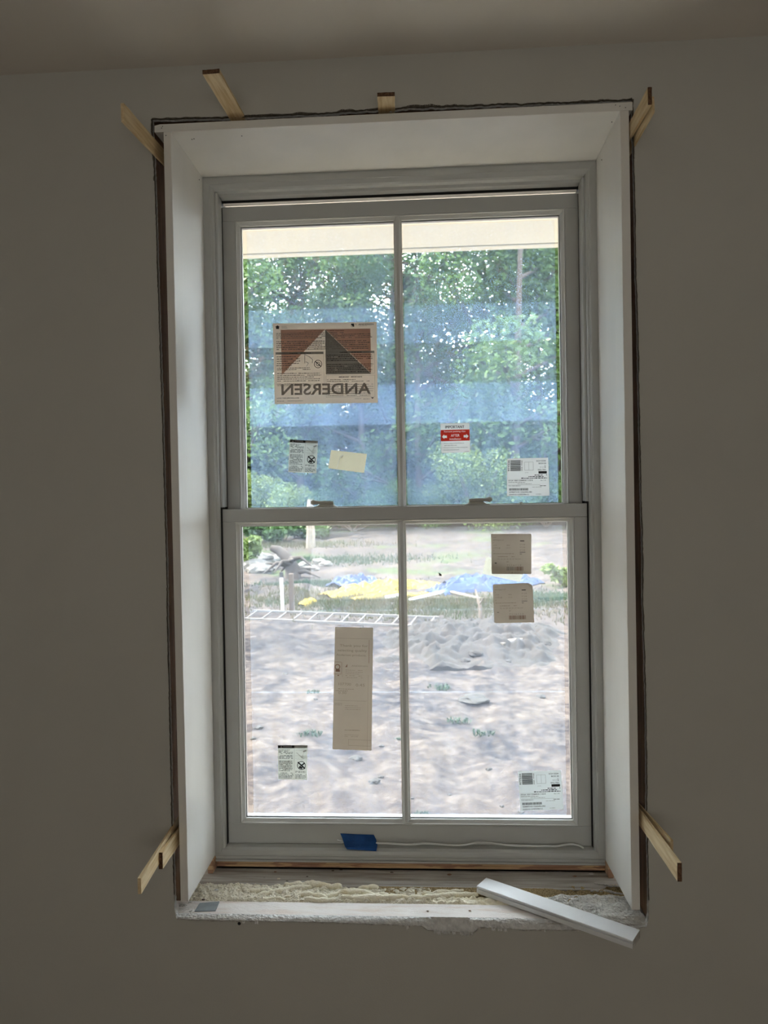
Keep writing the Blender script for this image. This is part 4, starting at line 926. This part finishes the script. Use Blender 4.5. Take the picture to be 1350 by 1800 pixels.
# loose chips
chips = []
for i, (px, py, s_, k) in enumerate([(380,1565,0.006,'mud'),(388,1571,0.004,'mud'),(358,1582,0.005,'dark'),(826,1601.5,0.0035,'stud'),(752,1602,0.0035,'stud'),(585,1531,0.004,'dark'),(600,1529.5,0.005,'dark'),(689,1534,0.004,'dark'),(790,1538,0.006,'stud'),(465,1543,0.0035,'greywood'),(490,1545,0.004,'foamdust'),(540,1541,0.003,'dark'),(645,1584,0.003,'foam'),(645,1575,0.004,'foam'),(484,1533,0.004,'stud'),(505,1549,0.003,'dark'),(960,1534,0.005,'greywood'),(985,1533,0.004,'greywood'),(1040,1537,0.007,'mud'),(1010,1541,0.005,'stud')]):
    p = at(px, py, 2, SILL+0.001); bm = bmesh.new(); bmesh.ops.create_icosphere(bm, subdivisions=1, radius=s_)
    for v in bm.verts: v.co = Vector((v.co.x*(0.8+0.7*RND.random()), v.co.y*(0.6+0.4*RND.random()), abs(v.co.z)*0.45*(0.5+RND.random())))
    mb = MB(); bm.verts.ensure_lookup_table(); mb.add([v.co+p for v in bm.verts], [[v.index for v in f.verts] for f in bm.faces]); bm.free()
    o = mb.build('debris_chip', M[k]); rebase(o); chips.append(o)
    tag(o, 'tiny crumb of debris scattered on the window sill', 'debris', 'crumbs of debris on the sill')
count_off(chips, '%s crumb of debris from the left on the window sill')
# screw in the drywall below
p = at(420.5, 1623.5, 1, 0.0028); mb = MB(); mb.tube([p, p+Vector((0,-0.0012,0))], [0.0040,0.0030], 14); mb.tube([p+Vector((0,-0.0012,0)), p+Vector((0,-0.0022,0))], [0.0016,0.0012], 6)
o = mb.build('drywall_screw', M['screw']); rebase(o); tag(o, 'small dark screw head in the grey wall below the sill', 'screw')

# ------------------------------------------------------------------ outside: soffit
G = -1.07
sf = empty('soffit', (0, 0.8, 1.95)); tag(sf, 'cream white soffit of the roof overhang seen through the upper sash', 'soffit', kind='structure')
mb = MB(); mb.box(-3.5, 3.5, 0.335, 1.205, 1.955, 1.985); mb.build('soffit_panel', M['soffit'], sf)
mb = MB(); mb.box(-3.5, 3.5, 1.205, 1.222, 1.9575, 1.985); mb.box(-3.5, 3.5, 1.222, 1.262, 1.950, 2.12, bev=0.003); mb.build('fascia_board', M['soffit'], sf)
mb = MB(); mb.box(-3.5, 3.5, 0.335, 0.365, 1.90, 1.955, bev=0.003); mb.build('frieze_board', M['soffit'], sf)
mb = MB(); mb.add([(-3.6,1.29,2.10),(3.6,1.29,2.10),(3.6,-4.2,3.4),(-3.6,-4.2,3.4),(-3.6,1.29,2.13),(3.6,1.29,2.13),(3.6,-4.2,3.43),(-3.6,-4.2,3.43)], [(0,1,2,3),(4,7,6,5),(0,4,5,1),(1,5,6,2),(2,6,7,3),(3,7,4,0)])
tag(mb.build('roof', M['dark']), 'dark roof over the room', 'roof', kind='structure')

# ------------------------------------------------------------------ outside: ground
def gz(x, y):
    z = G
    z += 0.06*nz(x, y, 0.5, 3)+0.05*nz(x, y, 1.9, 4)*min(1, y/3)+0.028*nz(x, y, 5, 6)
    far = max(0, y-17); z += 0.034*far+0.0005*far*far*0.4
    z += 0.010*max(0, x)*max(0, min(1, (y-8)/10))
    # heap of clods right of centre
    d = ((x-0.75)/1.15)**2+((y-8.7)/1.3)**2; z += 0.19*math.exp(-d*1.3)*(0.8+0.5*nz(x, y, 2.3, 9)+0.25*nz(x, y, 7, 2))
    d = ((x+3.0)/1.1)**2+((y-14.3)/1.7)**2; z += 0.24*math.exp(-d)*(0.8+0.6*nz(x, y, 1.7, 19))
    return z
def ground():
    vs = []; fs = []
    ysr = [0.34+0.0]; y = 0.34
    while y < 75: y += 0.045+0.014*max(0, y-2); ysr.append(y)
    nx = 170
    for y in ysr:
        hw = 5+0.62*y
        for i in range(nx+1):
            t_ = (i/nx)*2-1; x = hw*(0.35*t_+0.65*t_**3); vs.append((x, y, gz(x, y)))
    for j in range(len(ysr)-1):
        for i in range(nx): a = j*(nx+1)+i; fs.append((a, a+1, a+nx+2, a+nx+1))
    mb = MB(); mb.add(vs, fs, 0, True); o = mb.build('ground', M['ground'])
    tag(o, 'bare pinkish dirt yard with patches of grass outside the window', 'ground', kind='structure')
    mb = MB(); mb.box(-4.5, 4.5, 0.45, 2.45, G-0.1, G+0.07, bev=0.01); tag(mb.build('bounce_slab', M['bounce_surface']), 'pale slab added out of view below the window to bounce light up', 'bounce_slab', kind='structure')  # slab added out of view to send warm light up to the head board
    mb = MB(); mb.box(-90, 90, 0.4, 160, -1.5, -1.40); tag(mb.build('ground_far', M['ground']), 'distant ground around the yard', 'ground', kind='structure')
ground()
def on(px, py, h=0.0):
    """point on the yard surface under a photo pixel"""
    z = G
    for _ in range(40):
        p = at(px, py, 2, z+h)
        if p.y < 0.4 or p.y > 90: p = at(px, py, 1, 40.0)
        z = 0.5*z+0.5*gz(p.x, p.y)
    return Vector((p.x, p.y, gz(p.x, p.y)))

# ladder
def ladder():
    nf = 0.40
    A = on(424, 1090); B = on(758, 1104.5)
    A.z += 0.02; B.z += 0.02; dl = (B-A).normalized(); perp = Vector((-dl.y, dl.x, 0)).normalized()*nf+Vector((0,0,0.085))
    lad = empty('ladder', A); tag(lad, 'pale metal ladder lying on the dirt beyond the lower sash', 'ladder')
    for off in (Vector(), perp):
        a, b = A+off, B+off; h = Vector((0,0,0.020)); t_ = perp.normalized()*0.022
        mb = MB(); mb.hexa([a-h, a-h+t_, a+h+t_, a+h, b-h, b-h+t_, b+h+t_, b+h]); mb.build('rail', M['ladder'], lad)
    n = int((B-A).length/0.305)
    for i in range(n+1):
        c = A+dl*(0.08+0.305*i)
        if (c-A).length > (B-A).length: break
        mb = MB(); mb.tube([c, c+perp], 0.014, 8); mb.build('rung', M['ladder'], lad)
ladder()
def post(name, px, pyb, pyt, r, m, label, cat, cap=None, sq=False):
    b = on(px, pyb); dist = b.y-CAM.y; top = at(px-1.0, pyt, 1, b.y); top.x = b.x-0.02
    ro = empty(name, b); tag(ro, label, cat); mb = MB()
    if sq: mb.box(b.x-r, b.x+r, b.y-r, b.y+r, b.z-0.2, top.z, bev=0.008)
    else: mb.tube([b-Vector((0,0,0.2)), top], r, 14)
    mb.build('shaft', m, ro)
    if cap:
        mb = MB(); mb.tube([top-Vector((0,0,0.01)), top+Vector((0,0,0.09))], [r*1.35, r*1.25], 14); mb.build('cap', M[cap], ro)
post('pipe', 497.5, 1076, 1014, 0.030, M['pvc'], 'white plastic pipe standing upright in the dirt behind the ladder', 'pipe', cap='rock')
post('wooden_post', 513, 1076, 1008, 0.042, M['postbrown'], 'weathered brown post standing right of the white pipe', 'post', sq=True)

def heap(name, pixels, halfw, height, m, label, cat, seed, nu=46, nv=16, lift=0.03, tails=1.0):
    """crumpled sheet piled along a line on the ground"""
    P = [on(a, b) for a, b in pixels]; vs = []
    for i in range(nu+1):
        u = i/nu*(len(P)-1); k = min(int(u), len(P)-2); c = P[k].lerp(P[k+1], u-k); d = (P[k+1]-P[k]).normalized(); n_ = Vector((-d.y, d.x, 0))
        e = math.sin(math.pi*min(1, max(0.03, i/nu)))**(0.5*tails)
        hw = halfw*(0.5+0.5*e)*(1+0.35*noise.noise(Vector((i*0.4, seed, 0))))
        for j in range(nv+1):
            v = j/nv*2-1; q = c+n_*hw*v
            prof = (1-v*v)
            fold = abs(noise.noise(Vector((i*0.22+v*1.2, v*2.4, seed))))*0.9+0.5*abs(noise.noise(Vector((i*0.6, v*5, seed+4))))
            q.z = gz(q.x, q.y)+lift*(1 if abs(v) < 0.99 else 0.0)+height*e*prof*(0.45+1.2*fold)
            vs.append(q)
    mb = MB(); mb.add(vs, [(i*(nv+1)+j, (i+1)*(nv+1)+j, (i+1)*(nv+1)+j+1, i*(nv+1)+j+1) for i in range(nu) for j in range(nv)], 0, False)
    o = mb.build(name, m); rebase(o); tag(o, label, cat); return o
heap('tarp', [(572,1051),(620,1043),(670,1036),(720,1033),(778,1032)], 0.36, 0.20, M['tarpyellow'], 'long crumpled yellow tarp on the ground behind the ladder', 'tarp', 3.1)
heap('tarp', [(594,1034),(622,1028),(662,1025)], 0.55, 0.22, M['tarpblue'], 'smaller blue tarp heap showing behind the yellow tarp', 'tarp', 7.7)
heap('tarp', [(757,1040),(800,1037),(850,1031),(905,1028),(946,1028)], 0.62, 0.27, M['tarpblue'], 'crumpled bright blue tarp right of the yellow one', 'tarp', 12.2)
heap('tarp', [(529,1066),(541,1061),(554,1056)], 0.12, 0.06, M['tarpyellow'], 'small strip of yellow tarp left of the long one', 'tarp', 17.0, nu=20, nv=8)
heap('tarp', [(618,1056),(660,1051),(700,1047),(760,1046)], 0.16, 0.09, M['tarpyellow'], 'thin second fold of yellow tarp just in front of the long one', 'tarp', 21.0, nu=30, nv=8)
def beam(name, a, b, w, h, m, label, cat, lift=0.02, lift2=None):
    A = on(*a); B = on(*b); A.z += lift; B.z += lift2 if lift2 is not None else lift; d = (B-A).normalized(); s_ = Vector((-d.y, d.x, 0)).normalized()*w/2; u = Vector((0,0,h))
    mb = MB(); mb.hexa([A-s_, A+s_, A+s_+u, A-s_+u, B-s_, B+s_, B+s_+u, B-s_+u]); o = mb.build(name, m); rebase(o)
    bv = o.modifiers.new('b', 'BEVEL'); bv.width = 0.006; tag(o, label, cat)
beam('plank', (878,1140), (926,1128), 0.12, 0.03, M['plank'], 'pale plank lying on the dirt below the beige labels', 'plank', lift=0.05)
beam('plank', (722,1058), (786,1042), 0.09, 0.04, M['pvc'], 'thin pale strip leaning left in front of the blue tarp', 'plank', lift=0.03)
beam('plank', (788,1043), (846,1057), 0.09, 0.04, M['plank'], 'thin pale strip leaning right in front of the blue tarp', 'plank', lift=0.03)
beam('plank', (680,1054), (706,1050), 0.10, 0.05, M['pvc'], 'short white strip on the ground beside the centre bar', 'plank', lift=0.03)
q0 = on(846, 1100); mb = MB(); mb.tube([q0, at(844,1066,1,q0.y+0.1), at(839,1048,1,q0.y+0.3), at(836,1036,1,q0.y+0.4)], [0.035,0.032,0.024,0.014], 8)
mb.tube([at(843,1062,1,q0.y+0.1), at(851,1050,1,q0.y+0.1)], [0.018,0.008], 6)
o = mb.build('branch', M['bark']); rebase(o); tag(o, 'dark bare branch poking up in front of the blue tarp', 'branch')
MADE = {}
def rock(px, py, r, m, name, label, cat, group, flat=0.6, lift=0.0):
    p = on(px, py); sd = RND.random()*99; bm = bmesh.new(); bmesh.ops.create_icosphere(bm, subdivisions=3, radius=1)
    for v in bm.verts:
        n_ = 1+0.35*noise.noise(v.co*1.3+Vector((sd,0,0)))+0.15*noise.noise(v.co*3.5+Vector((sd,2,0))); v.co = Vector((v.co.x*r*n_*1.15, v.co.y*r*n_, v.co.z*r*n_*flat))
    bm.verts.ensure_lookup_table(); mb = MB(); mb.add([v.co+p+Vector((0,0,r*flat*0.35+lift)) for v in bm.verts], [[v.index for v in f.verts] for f in bm.faces], 0, False); bm.free()
    o = mb.build(name, M[m]); rebase(o); tag(o, label, cat, group); MADE.setdefault(group, []).append(o)
G1 = 'pale boulders piled at the left of the yard'; L1 = 'pale boulder in the pile behind the white pipe'
for (a, b, r_) in ((447,1003,0.42),(459,1006,0.34),(452,990,0.45),(466,1002,0.30),(441,983,0.40),(478,990,0.30),(497,985,0.28),(535,999,0.24),(548,1003,0.2),(560,990,0.22),(572,994,0.18)): rock(a, b, r_, 'rockwhite', 'boulder', L1, 'boulder', G1)
G2 = 'rocks and clods around the dirt heap'; L2 = 'rough clod or rock lying on the dirt heap'
for i in range(24):
    a = 722+RND.random()*240; b = 1098+RND.random()*66
    rock(a, b, 0.04+0.06*RND.random()**2, 'clod' if i % 5 else 'rock', 'rock', L2, 'rock', G2)
G3 = 'small stones scattered over the yard'; L3 = 'small stone lying on the pinkish dirt'
for i in range(20):
    a = 432+RND.random()*560; b = 1130+RND.random()**1.2*300
    rock(a, b, 0.012+0.035*RND.random()**2, 'rock', 'stone', L3, 'stone', G3)
count_off(MADE[G1], '%s pale boulder from the left in the pile behind the pipe')
count_off(MADE[G2], '%s rock from the left on the dirt heap right of centre')
count_off(MADE[G3], '%s small stone from the left on the open dirt')
rock(833, 1232, 0.13, 'rock', 'rock', 'largest single flat grey rock on the dirt of the right pane', 'rock', None, 0.35)
rock(625, 1335, 0.045, 'rock', 'rock', 'single grey rock on the dirt just right of the tall beige label', 'rock', None, 0.5)
# heap of dug clay, coloured dark for the shade on it
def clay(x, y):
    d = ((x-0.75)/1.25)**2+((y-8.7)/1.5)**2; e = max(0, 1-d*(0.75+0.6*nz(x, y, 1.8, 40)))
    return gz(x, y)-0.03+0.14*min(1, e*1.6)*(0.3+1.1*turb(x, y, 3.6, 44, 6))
hp = empty('dirt_heap', (0.75, 8.7, G)); tag(hp, 'heap of clay clods right of centre in the yard, its shade put into a dark colour', 'dirt heap')
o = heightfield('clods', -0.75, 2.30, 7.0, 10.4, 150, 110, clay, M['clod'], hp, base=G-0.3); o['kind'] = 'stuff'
# stump / root mass
sp = on(506, 1016); st = empty('tree_stump', sp); tag(st, 'uprooted tree stump with gnarled roots behind the brown post', 'stump')
mb = MB(); dd = (sp.y-CAM.y)/F_PX
mb.tube([sp+Vector((0.15,0,-0.1)), sp+Vector((0.1,0.1,0.3)), sp+Vector((-0.05,0.2,0.55)), sp+Vector((-0.32,0.3,0.76)), sp+Vector((-0.52,0.3,0.82))], [0.24,0.19,0.16,0.13,0.08], 14); mb.build('trunk', M['log'], st)
for i in range(9):
    a = i*0.7; mb = MB(); r0 = sp+Vector((0.1,0,0.12+0.05*i)); mb.tube([r0, r0+Vector((0.4*math.cos(a), 0.3*math.sin(a), 0.06)), r0+Vector((0.8*math.cos(a), 0.5*math.sin(a), -0.12+0.2*math.sin(i*2)))], [0.09,0.05,0.015], 8); mb.build('root', M['log'], st)

# ------------------------------------------------------------------ plants
def leaf_cloud(blobs, n, size, seed, up=0.3):
    """leaf cards scattered through clusters; blobs = (centre, radius)"""
    r = random.Random(seed); mb = MB(); tot = sum(b[1]**2 for b in blobs)
    for c, R in blobs:
        for _ in range(int(n*R*R/tot)):
            d = Vector((r.gauss(0,1), r.gauss(0,1), r.gauss(0,1))).normalized()*R*(0.35+0.65*r.random()**0.6); d.z *= 0.75
            p = Vector(c)+d; s_ = size*(0.5+r.random()); a = Vector((r.gauss(0,1), r.gauss(0,1), r.gauss(0,0.6))).normalized(); b = a.cross(Vector((r.gauss(0,1), r.gauss(0,1), r.gauss(0,1)))).normalized()
            mb.add([p-a*s_, p-b*s_*0.5, p+a*s_, p+b*s_*0.5], [(0,1,2,3)])
    return mb
def make_tree(seed, h, spread, nleaf, leafm, barkm, leaf=0.22, crown_lo=0.25, nbr=9, dens=1.0, thick=0.013):
    r = random.Random(seed); root = empty('tree', (0,0,0)); mb = MB()
    lean = Vector((r.uniform(-0.08,0.08), r.uniform(-0.05,0.05), 1)); tr = [Vector((0,0,-0.3))]
    for i in range(1, 8): tr.append(Vector((lean.x*h*i/8+0.12*r.uniform(-1,1), lean.y*h*i/8, h*0.9*i/7)))
    rad = [h*thick*(1-0.115*i) for i in range(8)]; mb.tube(tr, rad, 9); mb.build('trunk', barkm, root)
    blobs = []; mb = MB()
    for i in range(nbr):
        u = crown_lo+(1-crown_lo)*(i+0.5)/nbr; base = tr[min(7, int(u*7))].lerp(tr[min(7, int(u*7)+1)], u*7-int(u*7)) if u < 1 else tr[-1]
        a = r.uniform(0, 2*math.pi); L_ = spread*(1.1-0.65*u)*r.uniform(0.7,1.15)
        mid = base+Vector((math.cos(a)*L_*0.5, math.sin(a)*L_*0.5, L_*0.22)); tip = base+Vector((math.cos(a)*L_, math.sin(a)*L_, L_*0.45))
        mb.tube([base, mid, tip], [h*0.006, h*0.004, h*0.0015], 6)
        for f_ in (0.55, 0.8, 1.05):
            c = base.lerp(tip, f_)+Vector((r.uniform(-1,1), r.uniform(-1,1), r.uniform(-0.6,0.6)))*spread*0.16; blobs.append((c, spread*r.uniform(0.20,0.34)*dens))
            mb.tube([mid, c], [h*0.003, h*0.001], 5)
    blobs.append((tr[-1], spread*0.38))
    mb.build('branches', barkm, root)
    o = leaf_cloud(blobs, nleaf, leaf, seed+1).build('foliage', leafm, root, recalc=False); o['kind'] = 'stuff'
    return root
def set_tree(t_, x, y, s_, rz, label, group='trees at the far edge of the yard'):
    t_.location = (x, y, gz(x, y)-0.1 if y < 74 else 1.0); t_.scale = (s_, s_, s_); t_.rotation_euler = (0, 0, rz); tag(t_, label, 'tree', group); return t_
T = [make_tree(11, 15, 4.4, 12000, M['leafA'], M['bark'], 0.095, 0.06, 16, 0.95), make_tree(23, 14, 4.2, 12000, M['leafB'], M['bark'], 0.095, 0.05, 15, 0.95),
     make_tree(37, 14, 4.6, 6500, M['leafD'], M['bark'], 0.095, 0.22, 11, 0.85), make_tree(51, 13, 4.6, 14000, M['leafB'], M['bark'], 0.09, 0.04, 16, 1.0)]
names = ['dark green leafy tree in the tree line beyond the yard', 'mid green leafy tree in the tree line beyond the yard', 'sparse brownish tree with sky showing through beyond the yard', 'full bushy green tree in the tree line beyond the yard']
def X(px, y): return at(px, 800, 1, y).x
PLAN_S = 1.38
plan = [(430,40,3,1.05),(480,47,2,1.15),(530,44,0,1.0),(585,50,2,1.1),(640,42,1,1.05),(690,46,0,1.15),(735,40,0,0.95),(790,50,2,1.1),(840,41,3,1.05),(900,37,1,1.15),(960,40,3,1.15),(1010,45,1,1.1),(390,46,1,1.1),
        (665,60,1,1.15),(880,58,0,1.25),(980,56,0,1.2),(620,55,0,0.95),(500,62,1,1.0),(340,50,0,1.1),(1060,50,0,1.1),(1130,46,1,1.1),(270,48,3,1.1),(770,60,0,1.0),(190,50,0,1.1),(100,47,1,1.1),(10,50,3,1.1),(-80,48,0,1.1),(-180,50,1,1.1),(1220,50,0,1.1),(1310,47,3,1.1),(1400,50,1,1.1)]
usedT = set(); placed = []
for i, (px, y, k, s_) in enumerate(plan):
    t_ = T[k] if k not in usedT else copy_tree(T[k]); usedT.add(k)
    set_tree(t_, X(px, y), y, s_*PLAN_S, i*1.9, names[k]); placed.append((t_, y))
count_off([t_ for t_, y in placed if y < 50], '%s tree from the left in the nearer row of the tree line')
count_off([t_ for t_, y in placed if y >= 50], '%s tree from the left in the farther row of the tree line')
# one big tree outside the view at the left whose shade falls on the yard
set_tree(copy_tree(T[2]), -9.5, 10.6, 0.66, 0.4, 'tree standing outside the view to the left of the yard', 'trees beside the yard')
set_tree(copy_tree(T[1]), -13.0, 17.5, 0.8, 2.2, 'second tree outside the view to the left of the yard', 'trees beside the yard')
# pale trunk in front of the tree line
p = on(546, 962); mb = MB(); mb.tube([p-Vector((0,0,0.2)), p+Vector((0.02,0,0.7)), p+Vector((-0.05,0.05,1.3)), p+Vector((0.05,0.05,1.9))], [0.20,0.17,0.15,0.13], 12)
o = mb.build('dead_tree', M['barkpale']); rebase(o); tag(o, 'pale bare tree trunk standing in the shade behind the stump', 'tree')
def bush(px, py, w, h, n, m, label, seed, leaf=0.06, name='bush', group=None, cat='bush'):
    p = on(px, py); r = random.Random(seed); blobs = []
    for i in range(9): blobs.append(((p.x+r.uniform(-0.5,0.5)*w, p.y+r.uniform(-0.3,0.3)*w, p.z+h*(0.18+0.6*r.random())), min(w, h)*r.uniform(0.24,0.40)))
    ro = empty(name, p); tag(ro, label, cat, group); mb = MB()
    for c, R in blobs: mb.tube([(p.x,p.y,p.z-0.05), c], [0.02*h, 0.006*h], 5)
    mb.build('stems', M['bark'], ro); o = leaf_cloud(blobs, n, leaf, seed).build('foliage', m, ro, recalc=False); o['kind'] = 'stuff'
GB = 'shrubs at the foot of the tree line'
bush(470, 936, 6.0, 3.6, 7800, M['leafC'], 'light yellow-green shrub at the bottom left of the upper sash', 1, 0.08, group=GB)
bush(440, 936, 3.0, 4.0, 5400, M['leafC'], 'tall light green shrub at the far left beyond the yard', 2, 0.08, group=GB)
for i, (px_, w_, h_) in enumerate(((-140,9,6),(0,9,6),(140,9,6),(270,9,6),(400,9,6),(480,9,5.5),(560,9,6),(640,9,6),(720,9,5.5),(800,9,6),(880,9,6),(960,9,6),(1030,9,6),(1140,9,6),(1260,9,6),(430,13,11),(555,13,11),(680,13,10),(805,13,11),(930,13,12))):
    yt_ = 50 if i < 15 else 60; pb = Vector((X(px_, yt_), yt_, gz(X(px_, yt_), yt_))); r_ = random.Random(i+60)
    bl_ = [((pb.x+r_.uniform(-0.6,0.6)*w_, yt_+r_.uniform(-2,2), pb.z+h_*r_.uniform(0.05,1.1)), 1.9 if i < 15 else 2.8) for _ in range(22 if i < 15 else 26)]
    ro = empty('thicket', pb); tag(ro, ('%s dark thicket from the left under the tree line' % ORD[i]) if i < 15 else ('%s tall dark thicket from the left, behind the lower ones' % ORD[i-15]), 'thicket', 'dense undergrowth below the trees')
    mb = MB()
    for c_, R_ in bl_: mb.tube([(c_[0],c_[1],pb.z-0.2), c_], [0.06, 0.02], 5)
    mb.build('stems', M['bark'], ro); o = leaf_cloud(bl_, 16000, 0.12, i+60).build('foliage', M['leafA'], ro, recalc=False); o['kind'] = 'stuff'
bush(840, 928, 5.2, 4.6, 7200, M['leafC'], 'light green shrub behind the right sash lock', 3, 0.08, group=GB)
bush(960, 926, 4.0, 3.4, 6600, M['leafB'], 'green shrub at the far right below the trees', 4, 0.08, group=GB)
bush(745, 928, 4.0, 2.6, 5400, M['leafB'], 'low green shrub beyond the centre bar', 5, 0.08, group=GB)
bush(620, 934, 4.6, 2.6, 5400, M['leafA'], 'low dark green shrub in the middle of the tree line', 6, 0.08, group=GB)
bush(560, 945, 2.4, 1.5, 2700, M['leafA'], 'small dark shrub right of the pale trunk', 7, 0.12, group=GB)
bush(500, 952, 2.6, 1.3, 2700, M['leafA'], 'dark low brush above the boulder pile', 8, 0.12, group=GB)
bush(436, 1000, 0.9, 1.4, 2400, M['leafC'], 'green weeds at the left edge of the lower sash', 9, 0.08, group=GB)
bush(994, 1032, 0.8, 0.6, 1500, M['leafC'], 'green weeds at the right edge of the lower sash', 10, 0.06, group=GB)
def tuft(px, py, s_, m, n, seed, label, group):
    p = on(px, py); r = random.Random(seed); mb = MB()
    for _ in range(n):
        a = r.uniform(0, 2*math.pi); b = p+Vector((r.uniform(-1,1)*s_*1.3, r.uniform(-1,1)*s_*0.8, 0)); L_ = s_*r.uniform(0.5,1.1); d = Vector((math.cos(a)*0.6, math.sin(a)*0.6, 1)).normalized(); w = Vector((-math.sin(a), math.cos(a), 0))*s_*0.07
        m1 = b+d*L_*0.6; tp = b+Vector((d.x, d.y, 0.55))*L_; mb.add([b-w, b+w, m1+w*1.5, m1-w*1.5, tp], [(0,1,2,3),(3,2,4)])
    o = mb.build('weed', m, recalc=False); rebase(o); tag(o, label, 'weed', group)
GW = 'small weeds growing in the dirt'
for i, (a, b, s_, lb) in enumerate([(545,1294,0.10,'green weed above the lower warning sticker'),(772,1212,0.13,'green weed high on the dirt of the right pane'),(806,1270,0.11,'green weed in the middle of the right pane dirt'),(850,1292,0.09,'green weed right of the middle one on the right pane dirt'),(550,1218,0.07,'tiny green weed left of the tall beige label'),(740,1434,0.05,'green weed at the bottom edge right of the centre bar'),(700,1300,0.04,'tiny weed just left of the centre bar')]):
    tuft(a, b, s_*0.72, M['weed'], 46, i, lb, GW)
def grass_patch(px, py, w, d, n, h, m, seed, label):
    p = on(px, py); r = random.Random(seed); mb = MB()
    for _ in range(n):
        x = p.x+r.gauss(0, 0.4)*w; y = p.y+r.gauss(0, 0.4)*d; b = Vector((x, y, gz(x, y)-0.01)); a = r.uniform(0, 6.28); wd_ = Vector((math.cos(a), math.sin(a), 0))*0.012; tp = b+Vector((r.uniform(-0.3,0.3)*h, r.uniform(-0.3,0.3)*h, h*r.uniform(0.5,1.2))); mb.add([b-wd_, b+wd_, tp], [(0,1,2)])
    o = mb.build('grass', m, recalc=False); rebase(o); tag(o, label, 'grass', kind='stuff')
grass_patch(600, 1062, 3.2, 1.6, 5000, 0.10, M['drygrass'], 1, 'dry yellowish grass in front of the yellow tarp')
grass_patch(800, 1070, 3.2, 1.8, 5000, 0.10, M['drygrass'], 2, 'dry grass in front of the blue tarp')
grass_patch(960, 1050, 1.4, 1.4, 2500, 0.08, M['weed'], 3, 'green grass right of the blue tarp')
grass_patch(580, 1028, 2.4, 1.2, 2500, 0.10, M['weed'], 4, 'green grass behind the brown post')
grass_patch(590, 985, 4.0, 1.6, 2500, 0.14, M['weed'], 5, 'green grass strip far across the yard')
grass_patch(520, 960, 4.0, 1.6, 1500, 0.2, M['drygrass'], 6, 'pale dry grass near the tree line')
